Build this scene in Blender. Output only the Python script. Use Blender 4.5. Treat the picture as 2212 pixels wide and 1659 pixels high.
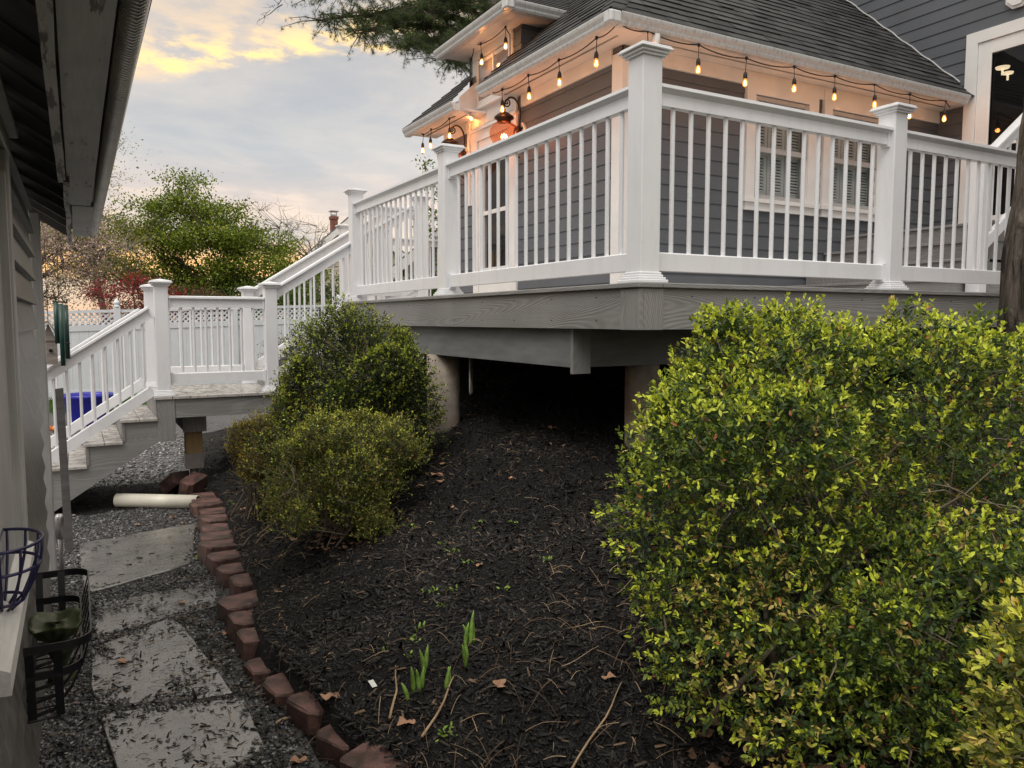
import bpy, math, random
import numpy as np
from mathutils import Vector, noise as mnoise
random.seed(7); rng = np.random.default_rng(7)
S = bpy.context.scene
for o in list(bpy.data.objects): bpy.data.objects.remove(o, do_unlink=True)

# ------------------------------------------------------------------ camera
cam = bpy.data.cameras.new('Camera'); co = bpy.data.objects.new('Camera', cam)
S.collection.objects.link(co); S.camera = co
PITCH = math.atan(137.5/1675); YAW = math.radians(29.3)
co.location = (0, 0, 1.6); co.rotation_euler = (math.pi/2-PITCH, 0, -YAW)
cam.sensor_width = 36; cam.lens = 1675/2212*36; cam.clip_start = 0.05; cam.clip_end = 1200
S.render.resolution_x = 1024; S.render.resolution_y = 768

# ------------------------------------------------------------------ sky
SUN_EL, SUN_AZ = math.radians(54), math.radians(231)
W = bpy.data.worlds.new('World'); S.world = W; W.use_nodes = True
nt = W.node_tree; nt.nodes.clear()
def N(t, **k):
    n = nt.nodes.new(t)
    for a, b in k.items(): setattr(n, a, b)
    return n
def L(a, b): nt.links.new(a, b)
def mth(op, a, b=None, c=None, clamp=False):
    n = N('ShaderNodeMath', operation=op, use_clamp=clamp)
    for i, v in enumerate((a, b, c)):
        if v is None: continue
        if isinstance(v, (int, float)): n.inputs[i].default_value = v
        else: L(v, n.inputs[i])
    return n.outputs[0]
def mixc(f, a, b, blend='MIX'):
    n = N('ShaderNodeMix', data_type='RGBA', blend_type=blend)
    if isinstance(f, (int, float)): n.inputs[0].default_value = f
    else: L(f, n.inputs[0])
    for i, v in ((6, a), (7, b)):
        if isinstance(v, tuple): n.inputs[i].default_value = (*v, 1)
        else: L(v, n.inputs[i])
    return n.outputs[2]
def ramp(f, stops, interp='EASE'):
    n = N('ShaderNodeValToRGB'); n.color_ramp.interpolation = interp
    e = n.color_ramp.elements
    while len(e) < len(stops): e.new(0.5)
    for i, (p, c) in enumerate(stops):
        e[i].position = p; e[i].color = (*c, 1) if len(c) == 3 else c
    L(f, n.inputs[0]); return n.outputs[0]
tc = N('ShaderNodeTexCoord'); sep = N('ShaderNodeSeparateXYZ'); L(tc.outputs['Generated'], sep.inputs[0])
gx, gy, gz = sep.outputs
zc = mth('MAXIMUM', gz, 0.0)
def cloud(scale, stretch, det=6, rough=.55, dist=0.0):
    # planar projection: flat cloud deck seen in perspective
    d = mth('ADD', zc, 0.16)
    cx = mth('DIVIDE', gx, d); cy = mth('DIVIDE', gy, d)
    cb = N('ShaderNodeCombineXYZ'); L(mth('MULTIPLY', cx, stretch), cb.inputs[0]); L(cy, cb.inputs[1])
    n = N('ShaderNodeTexNoise'); n.inputs['Scale'].default_value = scale; n.inputs['Detail'].default_value = det
    n.inputs['Roughness'].default_value = rough; n.inputs['Distortion'].default_value = dist
    L(cb.outputs[0], n.inputs['Vector']); return n.outputs[0]
n1 = cloud(1.3, 1.0, 8, .58, .3); n2 = cloud(3.6, .8, 6, .6, .4); n3 = cloud(9.0, .8, 5, .6)
az = mth('ARCTAN2', gx, gy)
base = ramp(gz, [(0.0, (.74, .50, .36)), (0.06, (.70, .54, .43)), (.13, (.68, .54, .44)), (.21, (.525, .505, .475)), (.34, (.575, .54, .49)), (1.0, (.61, .62, .60))])
lump = ramp(n1, [(.36, (.86, .87, .88)), (.62, (1.10, 1.05, .99))])
sky = mixc(1.0, base, lump, 'MULTIPLY')
lump2 = ramp(n2, [(.35, (.92, .93, .95)), (.65, (1.09, 1.06, 1.02))])
sky = mixc(1.0, sky, lump2, 'MULTIPLY')
# glowing gap in the cloud above the horizon, and the mottled warm sheet over it
e0 = mth('ADD', mth('MULTIPLY', mth('SUBTRACT', az, .05), .17), .262)
dd = mth('SUBTRACT', mth('ADD', gz, mth('MULTIPLY', mth('SUBTRACT', n2, .5), .05)), e0)
lower = mth('SMOOTHSTEP', -.006, .004, dd) if False else None
def sstep(a, b, x):
    n = N('ShaderNodeMapRange', interpolation_type='SMOOTHSTEP'); L(x, n.inputs[0])
    n.inputs[1].default_value = a; n.inputs[2].default_value = b; return n.outputs[0]
up = sstep(-.006, .010, dd); dn = mth('SUBTRACT', 1.0, sstep(.02, .17, dd))
azm = mth('MULTIPLY', sstep(-.75, -.2, az), mth('SUBTRACT', 1.0, sstep(.42, .62, az)))
sheet = mth('MULTIPLY', mth('MULTIPLY', up, dn), azm)
sky = mixc(mth('MULTIPLY', mth('MULTIPLY', sheet, 1.0), sstep(.40, .58, mth('ADD', mth('MULTIPLY', n2, .6), mth('MULTIPLY', n3, .4)))), sky, (.88, .66, .40))
core = mth('MULTIPLY', mth('MULTIPLY', up, mth('SUBTRACT', 1.0, sstep(.006, .055, dd))), azm)
core = mth('MULTIPLY', core, sstep(.44, .60, n3))
sky = mixc(core, sky, (1.4, .98, .26))
# peach streaks and the last light on the horizon
pk = mth('MULTIPLY', mth('MULTIPLY', sstep(.07, .11, gz), mth('SUBTRACT', 1.0, sstep(.12, .19, gz))), sstep(.5, .62, n2))
sky = mixc(mth('MULTIPLY', pk, .6), sky, (.90, .68, .48))
hz_ = mth('MULTIPLY', sstep(.042, .058, gz), mth('SUBTRACT', 1.0, sstep(.070, .100, mth('ADD', gz, mth('MULTIPLY', mth('SUBTRACT', n3, .5), .03)))))
hz_ = mth('MULTIPLY', hz_, mth('SUBTRACT', 1.0, sstep(.25, .4, az)))
sky = mixc(hz_, sky, (1.25, .62, .10))
# overhead the overcast is brighter than near the horizon
zen = mth('ADD', 1.0, mth('MULTIPLY', sstep(.42, .95, gz), 1.9))
sky = mixc(1.0, sky, (1.03, .975, .885), 'MULTIPLY')
mulz = N('ShaderNodeVectorMath', operation='SCALE'); L(sky, mulz.inputs[0]); L(zen, mulz.inputs['Scale'])
bg1 = N('ShaderNodeBackground'); L(mulz.outputs[0], bg1.inputs[0]); bg1.inputs[1].default_value = 0.90
nsky = N('ShaderNodeTexSky', sky_type='NISHITA', sun_disc=False); nsky.sun_elevation = SUN_EL; nsky.sun_rotation = SUN_AZ
bg2 = N('ShaderNodeBackground'); L(nsky.outputs[0], bg2.inputs[0]); bg2.inputs[1].default_value = 0.05
add = N('ShaderNodeAddShader'); L(bg1.outputs[0], add.inputs[0]); L(bg2.outputs[0], add.inputs[1])
wo = N('ShaderNodeOutputWorld'); L(add.outputs[0], wo.inputs[0])

sun = bpy.data.lights.new('Sun', 'SUN'); sun.energy = 1.25; sun.angle = math.radians(28); sun.color = (1, .95, .9)
so = bpy.data.objects.new('Sun', sun); S.collection.objects.link(so)
# veiled light from high over the photographer's left shoulder
so.rotation_euler = Vector((0.55, 0.45, -1.0)).to_track_quat('-Z', 'Y').to_euler()
S.view_settings.view_transform = 'Standard'; S.view_settings.look = 'None'
S.view_settings.exposure = 0.10; S.view_settings.gamma = 1.0

# ------------------------------------------------------------------ materials
M = {}
class NT:
    def __init__(s, name):
        s.m = bpy.data.materials.new(name); s.m.use_nodes = True; s.t = s.m.node_tree
        s.b = s.t.nodes['Principled BSDF']; M[name] = s.m
    def n(s, t, **k):
        x = s.t.nodes.new(t)
        for a, b in k.items(): setattr(x, a, b)
        return x
    def l(s, a, b): s.t.links.new(a, b)
    def co(s, scale=(1, 1, 1), kind='Object', rot=(0, 0, 0)):
        tc = s.n('ShaderNodeTexCoord'); mp = s.n('ShaderNodeMapping')
        mp.inputs['Scale'].default_value = scale; mp.inputs['Rotation'].default_value = rot
        s.l(tc.outputs[kind], mp.inputs[0]); return mp.outputs[0]
    def noise(s, vec, scale, det=4, rough=.55, dist=0):
        x = s.n('ShaderNodeTexNoise'); x.inputs['Scale'].default_value = scale; x.inputs['Detail'].default_value = det
        x.inputs['Roughness'].default_value = rough; x.inputs['Distortion'].default_value = dist
        s.l(vec, x.inputs['Vector']); return x.outputs[0]
    def ramp(s, f, stops, interp='LINEAR'):
        x = s.n('ShaderNodeValToRGB'); x.color_ramp.interpolation = interp; e = x.color_ramp.elements
        while len(e) < len(stops): e.new(.5)
        for i, (p, c) in enumerate(stops):
            if not isinstance(c, tuple): c = (c, c, c)
            e[i].position = p; e[i].color = (*c, 1)
        s.l(f, x.inputs[0]); return x.outputs[0]
    def mix(s, f, a, b, blend='MIX'):
        x = s.n('ShaderNodeMix', data_type='RGBA', blend_type=blend)
        if isinstance(f, (int, float)): x.inputs[0].default_value = f
        else: s.l(f, x.inputs[0])
        for i, v in ((6, a), (7, b)):
            if isinstance(v, tuple): x.inputs[i].default_value = (*v, 1)
            else: s.l(v, x.inputs[i])
        return x.outputs[2]
    def bump(s, h, strength=.3, dist=.01, prev=None):
        x = s.n('ShaderNodeBump'); x.inputs['Strength'].default_value = strength; x.inputs['Distance'].default_value = dist
        s.l(h, x.inputs['Height'])
        if prev: s.l(prev, x.inputs['Normal'])
        return x.outputs[0]
    def set(s, col=None, rough=None, spec=None, metal=None, nrm=None):
        for key, v in (('Base Color', col), ('Roughness', rough), ('Specular IOR Level', spec), ('Metallic', metal), ('Normal', nrm)):
            if v is None: continue
            if isinstance(v, tuple): s.b.inputs[key].default_value = (*v, 1)
            elif isinstance(v, (int, float)): s.b.inputs[key].default_value = v
            else: s.l(v, s.b.inputs[key])
        return s.m
def simple(name, col, rough=.5, var=.12, scale=8, bump=.0, bscale=60, metal=0, spec=None, stretch=(1, 1, 1)):
    k = NT(name); v = k.co(stretch)
    n = k.noise(v, scale, 5)
    lo = tuple(c*(1-var) for c in col); hi = tuple(min(1, c*(1+var)) for c in col)
    c = k.ramp(n, [(.3, lo), (.7, hi)])
    nr = k.bump(k.noise(v, bscale, 3), bump, .004) if bump else None
    return k.set(c, rough, spec, metal, nr)
# wet white vinyl
def vinyl(name, col, dirt=None):
    k = NT(name); v = k.co()
    c = k.ramp(k.noise(v, 3, 6), [(.3, tuple(x*.93 for x in col)), (.7, col)])
    if dirt:
        vs = k.co((14, 14, .6)); d = k.ramp(k.noise(vs, 3.5, 6, .7), [(.50, 0.0), (.78, 1.0)])
        c = k.mix(k.n('ShaderNodeMath', operation='MULTIPLY').outputs[0] if False else d, c, dirt)
    vo = k.n('ShaderNodeTexVoronoi'); vo.inputs['Scale'].default_value = 95; k.l(v, vo.inputs['Vector'])
    if not dirt: c = k.mix(k.ramp(k.noise(k.co((5, 5, .9)), 3.2, 6, .7), [(.50, 0.0), (.80, .55)]), c, tuple(x*.76 for x in col))
    dr = k.ramp(vo.outputs['Distance'], [(.0, 1.0), (.30, 0.0)])
    return k.set(c, .32, .5, 0, k.bump(dr, .35, .0015))
vinyl('white_vinyl', (.80, .82, .85)); vinyl('fence_vinyl', (.74, .78, .84)); vinyl('gutter_metal', (.66, .68, .69), (.30, .29, .26))
simple('white_trim', (.78, .78, .77), .4, .06, 4, .05, 30)
simple('soffit', (.74, .72, .70), .5, .05, 4)
def composite(name, axis, base, hi):
    k = NT(name); sc = {'x': (.5, 3, 3), 'y': (3, .5, 3), 'z': (3, 3, .5)}[axis]
    v = k.co(sc)
    f0 = k.noise(v, .8, 1, .4, .1); mm = k.n('ShaderNodeMath', operation='MULTIPLY'); k.l(f0, mm.inputs[0]); mm.inputs[1].default_value = 520
    w = k.n('ShaderNodeMath', operation='SINE'); k.l(mm.outputs[0], w.inputs[0]); w2 = k.n('ShaderNodeMath', operation='MULTIPLY_ADD'); k.l(w.outputs[0], w2.inputs[0]); w2.inputs[1].default_value = .5; w2.inputs[2].default_value = .5
    w = w2
    line = k.ramp(w.outputs[0], [(.0, 0.0), (.5, .35), (.85, 1.0)])
    fine = k.noise(k.co({'x': (2, 90, 90), 'y': (90, 2, 90), 'z': (90, 90, 2)}[axis]), 1.2, 3)
    c = k.mix(k.ramp(line, [(0, .35), (1, .65)]), base, hi)
    c = k.mix(.5, c, k.ramp(fine, [(.3, .55), (.7, 1.0)]), 'MULTIPLY')
    mott = k.ramp(k.noise(k.co(), 2.2, 4), [(.3, .82), (.7, 1.08)])
    c = k.mix(1.0, c, mott, 'MULTIPLY')
    return k.set(c, k.ramp(fine, [(.3, .38), (.7, .62)]), .45, 0, k.bump(line, .35, .002, k.bump(fine, .3, .001)))
CB, CH = (.20, .202, .20), (.345, .343, .335)
composite('composite_x', 'x', CB, CH); composite('composite_y', 'y', CB, CH); composite('composite_z', 'z', CB, CH)
# wet deck boards lying flat: run along y, joints each 0.14 m
k = NT('deck_boards'); v = k.co()
sx = k.n('ShaderNodeSeparateXYZ'); k.l(v, sx.inputs[0])
grain = k.noise(k.co((12, 2.5, 12)), 2.5, 4, .6, .6); puddle = k.ramp(k.noise(v, 14, 3), [(.46, 0.0), (.54, 1.0)])
c = k.mix(grain, (.40, .385, .37), (.50, .485, .465)); c = k.mix(k.ramp(puddle, [(0, 0.0), (1, .45)]), c, (.30, .28, .26))
k.set(c, k.ramp(puddle, [(0, .45), (1, .12)]), .5, 0, k.bump(grain, .25, .002))
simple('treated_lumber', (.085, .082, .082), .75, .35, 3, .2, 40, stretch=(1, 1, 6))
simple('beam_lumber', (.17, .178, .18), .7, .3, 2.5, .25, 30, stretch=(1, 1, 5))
simple('pine_post', (.26, .18, .08), .7, .25, 4, .2, 60, stretch=(8, 8, .6))
k = NT('concrete'); v = k.co()
st = k.ramp(k.noise(k.co((3, 3, .8)), 2.2, 5), [(.4, (.27, .24, .205)), (.55, (.38, .31, .25)), (.7, (.34, .19, .12))])
k.set(k.mix(.35, st, k.ramp(k.noise(v, 14, 6), [(.3, .2), (.7, .8)]), 'OVERLAY'), .85, .3, 0, k.bump(k.noise(v, 60, 4), .3, .003))
simple('galvanised', (.42, .42, .42), .35, .2, 20, .05, 60, metal=.8)
simple('foundation', (.20, .10, .07), .9, .2, 5, .3, 40)
def siding_mat(name, col):
    k = NT(name); v = k.co()
    c = k.ramp(k.noise(v, 1.6, 5), [(.3, tuple(x*.88 for x in col)), (.7, tuple(x*1.1 for x in col))])
    g = k.noise(k.co((1.2, 1.2, 60)), 2, 4)
    return k.set(k.mix(.18, c, k.ramp(g, [(.3, .5), (.7, 1.0)]), 'MULTIPLY'), .5, .4, 0, k.bump(g, .12, .002))
siding_mat('siding', (.112, .124, .142)); siding_mat('white_siding', (.72, .72, .72)); siding_mat('neighbour_siding', (.34, .35, .35)); siding_mat('cream_siding', (.52, .47, .36))
k = NT('shingles'); tcn = k.n('ShaderNodeTexCoord'); mp = k.n('ShaderNodeMapping'); k.l(tcn.outputs['UV'], mp.inputs[0])
br = k.n('ShaderNodeTexBrick'); br.offset = .5; br.inputs['Scale'].default_value = 1; br.inputs['Brick Width'].default_value = .24
br.inputs['Row Height'].default_value = .13; br.inputs['Mortar Size'].default_value = .004; br.inputs['Bias'].default_value = -.1
br.inputs['Color1'].default_value = (.028, .029, .031, 1); br.inputs['Color2'].default_value = (.075, .077, .08, 1); br.inputs['Mortar'].default_value = (.012, .012, .012, 1)
k.l(mp.outputs[0], br.inputs['Vector']); gr = k.noise(k.co(), 260, 3)
k.set(k.mix(.7, br.outputs[0], k.ramp(gr, [(.3, .45), (.7, 1.3)]), 'MULTIPLY'), .78, .35, 0, k.bump(gr, .5, .002, k.bump(br.outputs['Fac'], -.4, .004)))
simple('far_shingles', (.10, .10, .105), .85, .25, 3)
simple('dark_void', (.006, .006, .007), .9, .1)
simple('black_paint', (.010, .010, .012), .35, .2, 30, .15, 120); simple('purple_coat', (.022, .018, .075), .32, .25, 20, .1, 90)
simple('bronze', (.045, .026, .018), .4, .3, 20, .1, 80, metal=.6); simple('cord_rubber', (.012, .012, .013), .5, .1)
k = NT('brick_block'); v = k.co(); gr = k.noise(v, 190, 4, .7); ds = k.ramp(k.noise(v, 7, 6, .65), [(.42, 0.0), (.60, 1.0)])
k.set(k.mix(ds, k.mix(gr, (.13, .062, .052), (.29, .155, .135)), k.mix(gr, (.035, .024, .020), (.11, .062, .052))), k.ramp(ds, [(0, .6), (1, .32)]), .5, 0, k.bump(gr, 1.0, .006, k.bump(k.noise(v, 24, 5), .6, .01)))
simple('pvc_pipe', (.72, .70, .60), .35, .12, 6, .05, 20); simple('blue_plastic', (.018, .022, .36), .32, .15, 5)
simple('orange_plastic', (.75, .22, .03), .4, .3, 10); simple('green_tube', (.012, .055, .045), .35, .25, 12)
simple('grey_board', (.27, .24, .22), .8, .3, 8, .3, 60, stretch=(1, 1, 5)); simple('shutter_paint', (.55, .62, .62), .5, .08)
simple('sash_paint', (.42, .43, .43), .45, .08); simple('roof_stub', (.06, .06, .06), .8)
simple('stem_bark', (.17, .14, .10), .85, .3, 20, .4, 60); simple('twig_tan', (.36, .25, .15), .8, .35, 9)
simple('dead_leaf', (.36, .20, .12), .7, .4, 12, .3, 60); simple('pale_bark', (.22, .20, .18), .9, .3, 10)
simple('dark_bark', (.07, .055, .045), .9, .3, 10); simple('chimney_brick', (.24, .10, .07), .9, .35, 12)
simple('paper_tag', (.75, .76, .74), .5, .05); simple('sprout', (.22, .38, .07), .45, .35, 30, .1, 60)
k = NT('mossy_stone'); v = k.co(); k.set(k.ramp(k.noise(v, 14, 6), [(.35, (.018, .026, .010)), (.55, (.05, .065, .022)), (.72, (.12, .12, .10))]), .5, .4, 0, k.bump(k.noise(v, 50, 4), .5, .004))
# old painted timber of the garage
def peeling(name, col, under, axis, amt):
    k = NT(name); v = k.co({'y': (9, 1.0, 9), 'z': (9, 9, 1.0)}[axis]); n = k.noise(v, 4, 8, .7)
    m = k.ramp(n, [(amt, 0.0), (amt+.06, 1.0)]); c = k.ramp(k.noise(k.co(), 3, 5), [(.3, tuple(x*.75 for x in col)), (.7, col)])
    g = k.noise(k.co({'y': (60, 3, 60), 'z': (60, 60, 3)}[axis]), 1.6, 4)
    return k.set(k.mix(.4, k.mix(m, c, under), k.ramp(g, [(.3, .6), (.7, 1.0)]), 'MULTIPLY'), .55, .4, 0, k.bump(g, .35, .002, k.bump(m, -.4, .002)))
peeling('garage_white', (.50, .50, .49), (.30, .27, .24), 'z', .64); peeling('garage_board', (.62, .61, .60), (.16, .13, .11), 'y', .60)
peeling('garage_strip', (.60, .57, .54), (.12, .09, .07), 'y', .50); peeling('sill_white', (.78, .77, .74), (.42, .37, .30), 'y', .62)
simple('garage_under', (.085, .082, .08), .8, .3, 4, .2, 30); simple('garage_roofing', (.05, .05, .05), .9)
k = NT('shake'); v = k.co(); g = k.noise(k.co((60, 60, 3)), 1.5, 4); bl = k.noise(k.co((1, 7, 1.5)), 2, 3)
k.set(k.mix(.5, k.ramp(bl, [(.35, (.075, .07, .066)), (.65, (.16, .152, .142))]), k.ramp(g, [(.3, .6), (.7, 1.05)]), 'MULTIPLY'), .38, .5, 0, k.bump(g, .5, .003))
k = NT('gutter_tarnish'); v = k.co()
rib = k.n('ShaderNodeTexWave', wave_type='BANDS', bands_direction='Y'); rib.inputs['Scale'].default_value = 18; rib.inputs['Distortion'].default_value = 3.5; rib.inputs['Detail'].default_value = 2
k.l(v, rib.inputs['Vector']); tn = k.noise(k.co((1, .6, 1)), 6, 5)
k.set(k.ramp(tn, [(.35, (.10, .09, .075)), (.6, (.24, .22, .17)), (.75, (.13, .14, .07))]), k.ramp(rib.outputs['Fac'], [(0, .25), (1, .42)]), .5, .85, k.bump(rib.outputs['Fac'], .25, .003))
# flagstone
k = NT('flagstone'); v = k.co(); n = k.noise(v, 5, 7, .6); sl = k.noise(k.co((3, 9, 3), rot=(0, 0, .5)), 4, 5, .6, .8); sp = k.ramp(k.noise(v, 70, 4), [(.60, 0.0), (.66, 1.0)])
c = k.ramp(n, [(.3, (.125, .122, .12)), (.7, (.225, .22, .213))]); c = k.mix(sp, c, (.03, .028, .026))
k.set(c, k.ramp(sl, [(.35, .05), (.65, .20)]), 1.0, 0, k.bump(sl, .45, .006, k.bump(n, .5, .008)))
# ground kinds
def groundmat(name, c1, c2, sc, rough, bs=.8, bd=.015):
    k = NT(name); v = k.co(); vo = k.n('ShaderNodeTexVoronoi'); vo.inputs['Scale'].default_value = sc; vo.inputs['Randomness'].default_value = 1
    k.l(v, vo.inputs['Vector']); cr = k.n('ShaderNodeSeparateColor'); k.l(vo.outputs['Color'], cr.inputs[0])
    c = k.mix(cr.outputs[0], c1, c2); c = k.mix(.6, c, k.ramp(vo.outputs['Distance'], [(.15, 1.0), (.6, .3)]), 'MULTIPLY')
    return k.set(c, rough, .4, 0, k.bump(k.noise(v, sc*1.3, 4), bs, bd, k.bump(vo.outputs['Distance'], -bs, bd)))
groundmat('gravel_ground', (.035, .035, .037), (.16, .16, .165), 60, .45); groundmat('mulch_ground', (.003, .003, .003), (.010, .009, .009), 55, .97)
groundmat('lawn_ground', (.025, .045, .012), (.06, .10, .02), 40, .9); groundmat('soil_ground', (.05, .06, .03), (.10, .10, .05), 3, .9)
# vertex-coloured scatter (colour of each leaf, chip, pebble)
def scattermat(name, rough=.5, spec=.5, transl=0.0, bump=0):
    k = NT(name); a = k.n('ShaderNodeAttribute', attribute_name='tint')
    k.l(a.outputs['Color'], k.b.inputs['Base Color']); k.b.inputs['Roughness'].default_value = rough; k.b.inputs['Specular IOR Level'].default_value = spec
    if bump: k.l(k.bump(k.noise(k.co(), bump, 3), .4, .003), k.b.inputs['Normal'])
    if transl:
        tr = k.n('ShaderNodeBsdfTranslucent'); k.l(a.outputs['Color'], tr.inputs[0]); mx = k.n('ShaderNodeMixShader'); mx.inputs[0].default_value = transl
        k.l(k.b.outputs[0], mx.inputs[1]); k.l(tr.outputs[0], mx.inputs[2]); out = k.t.nodes['Material Output']; k.l(mx.outputs[0], out.inputs[0])
    return k.m
scattermat('leaf', .50, .28, .25); scattermat('matt_leaf', .6, .3, .3); scattermat('chip', .50, .3, 0, 300); scattermat('pebble', .48, .4, 0, 120); scattermat('litter', .75, .2)
def bark(name):
    k = NT(name); n = k.noise(k.co((11, 11, 2.2)), 2.0, 7, .62, .8); f = k.noise(k.co((30, 30, 14)), 2, 5)
    c = k.ramp(n, [(.36, (.022, .017, .014)), (.50, (.10, .083, .068)), (.66, (.19, .165, .14))])
    moss = k.ramp(k.noise(k.co(), 1.6, 4), [(.55, 0.0), (.7, 1.0)])
    c = k.mix(moss, c, k.mix(f, (.05, .05, .01), (.12, .10, .03)))
    return k.set(c, .85, .3, 0, k.bump(f, .6, .01, k.bump(n, 1.0, .035)))
bark('furrowed_bark')
# glass
def glass_dark(name, tint=(.03, .032, .035), rough=.04, trans=.0):
    k = NT(name); k.set(tint, rough, .9); 
    if trans:
        tp = k.n('ShaderNodeBsdfTransparent'); mx = k.n('ShaderNodeMixShader'); mx.inputs[0].default_value = trans
        k.l(k.b.outputs[0], mx.inputs[1]); k.l(tp.outputs[0], mx.inputs[2]); k.l(mx.outputs[0], k.t.nodes['Material Output'].inputs[0])
    return k.m
glass_dark('pane_glass', (.02, .022, .024), .03, .75); glass_dark('door_glass', (.010, .010, .011), .02, .55)
glass_dark('curtain_reflection_glass', (.30, .28, .27), .05, .0); glass_dark('smoky_glass', (.015, .015, .017), .02, .0)  # dormer pane: pale tint paints in both curtain and reflection
def emis(name, col, st):
    m = bpy.data.materials.new(name); m.use_nodes = True; b = m.node_tree.nodes['Principled BSDF']
    b.inputs['Base Color'].default_value = (*col, 1); b.inputs['Emission Color'].default_value = (*col, 1); b.inputs['Emission Strength'].default_value = st; M[name] = m
emis('filament', (1, .62, .20), 60); emis('flame', (1, .62, .25), 22); emis('room_lamp', (1, .80, .52), 1.3)
k = NT('bulb_glass'); k.set((.8, .5, .15), .1, .6); em = k.n('ShaderNodeEmission'); em.inputs[0].default_value = (1, .40, .05, 1); em.inputs[1].default_value = 1.9
tp = k.n('ShaderNodeBsdfTransparent'); m1 = k.n('ShaderNodeMixShader'); m1.inputs[0].default_value = .55; k.l(em.outputs[0], m1.inputs[1]); k.l(tp.outputs[0], m1.inputs[2])
k.l(m1.outputs[0], k.t.nodes['Material Output'].inputs[0])
k = NT('lantern_glass'); v = k.co(); k.set((.16, .08, .055), .12, .7); tp = k.n('ShaderNodeBsdfTransparent'); tp.inputs[0].default_value = (1, .66, .50, 1)
em = k.n('ShaderNodeEmission'); em.inputs[0].default_value = (1, .36, .16, 1); em.inputs[1].default_value = .05
ad = k.n('ShaderNodeAddShader'); k.l(k.b.outputs[0], ad.inputs[0]); k.l(em.outputs[0], ad.inputs[1])
m1 = k.n('ShaderNodeMixShader'); m1.inputs[0].default_value = .80; k.l(ad.outputs[0], m1.inputs[1]); k.l(tp.outputs[0], m1.inputs[2]); k.l(m1.outputs[0], k.t.nodes['Material Output'].inputs[0])
vo = k.n('ShaderNodeTexVoronoi'); vo.inputs['Scale'].default_value = 110; k.l(v, vo.inputs['Vector']); k.l(k.bump(vo.outputs['Distance'], .8, .004), k.b.inputs['Normal'])

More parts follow.
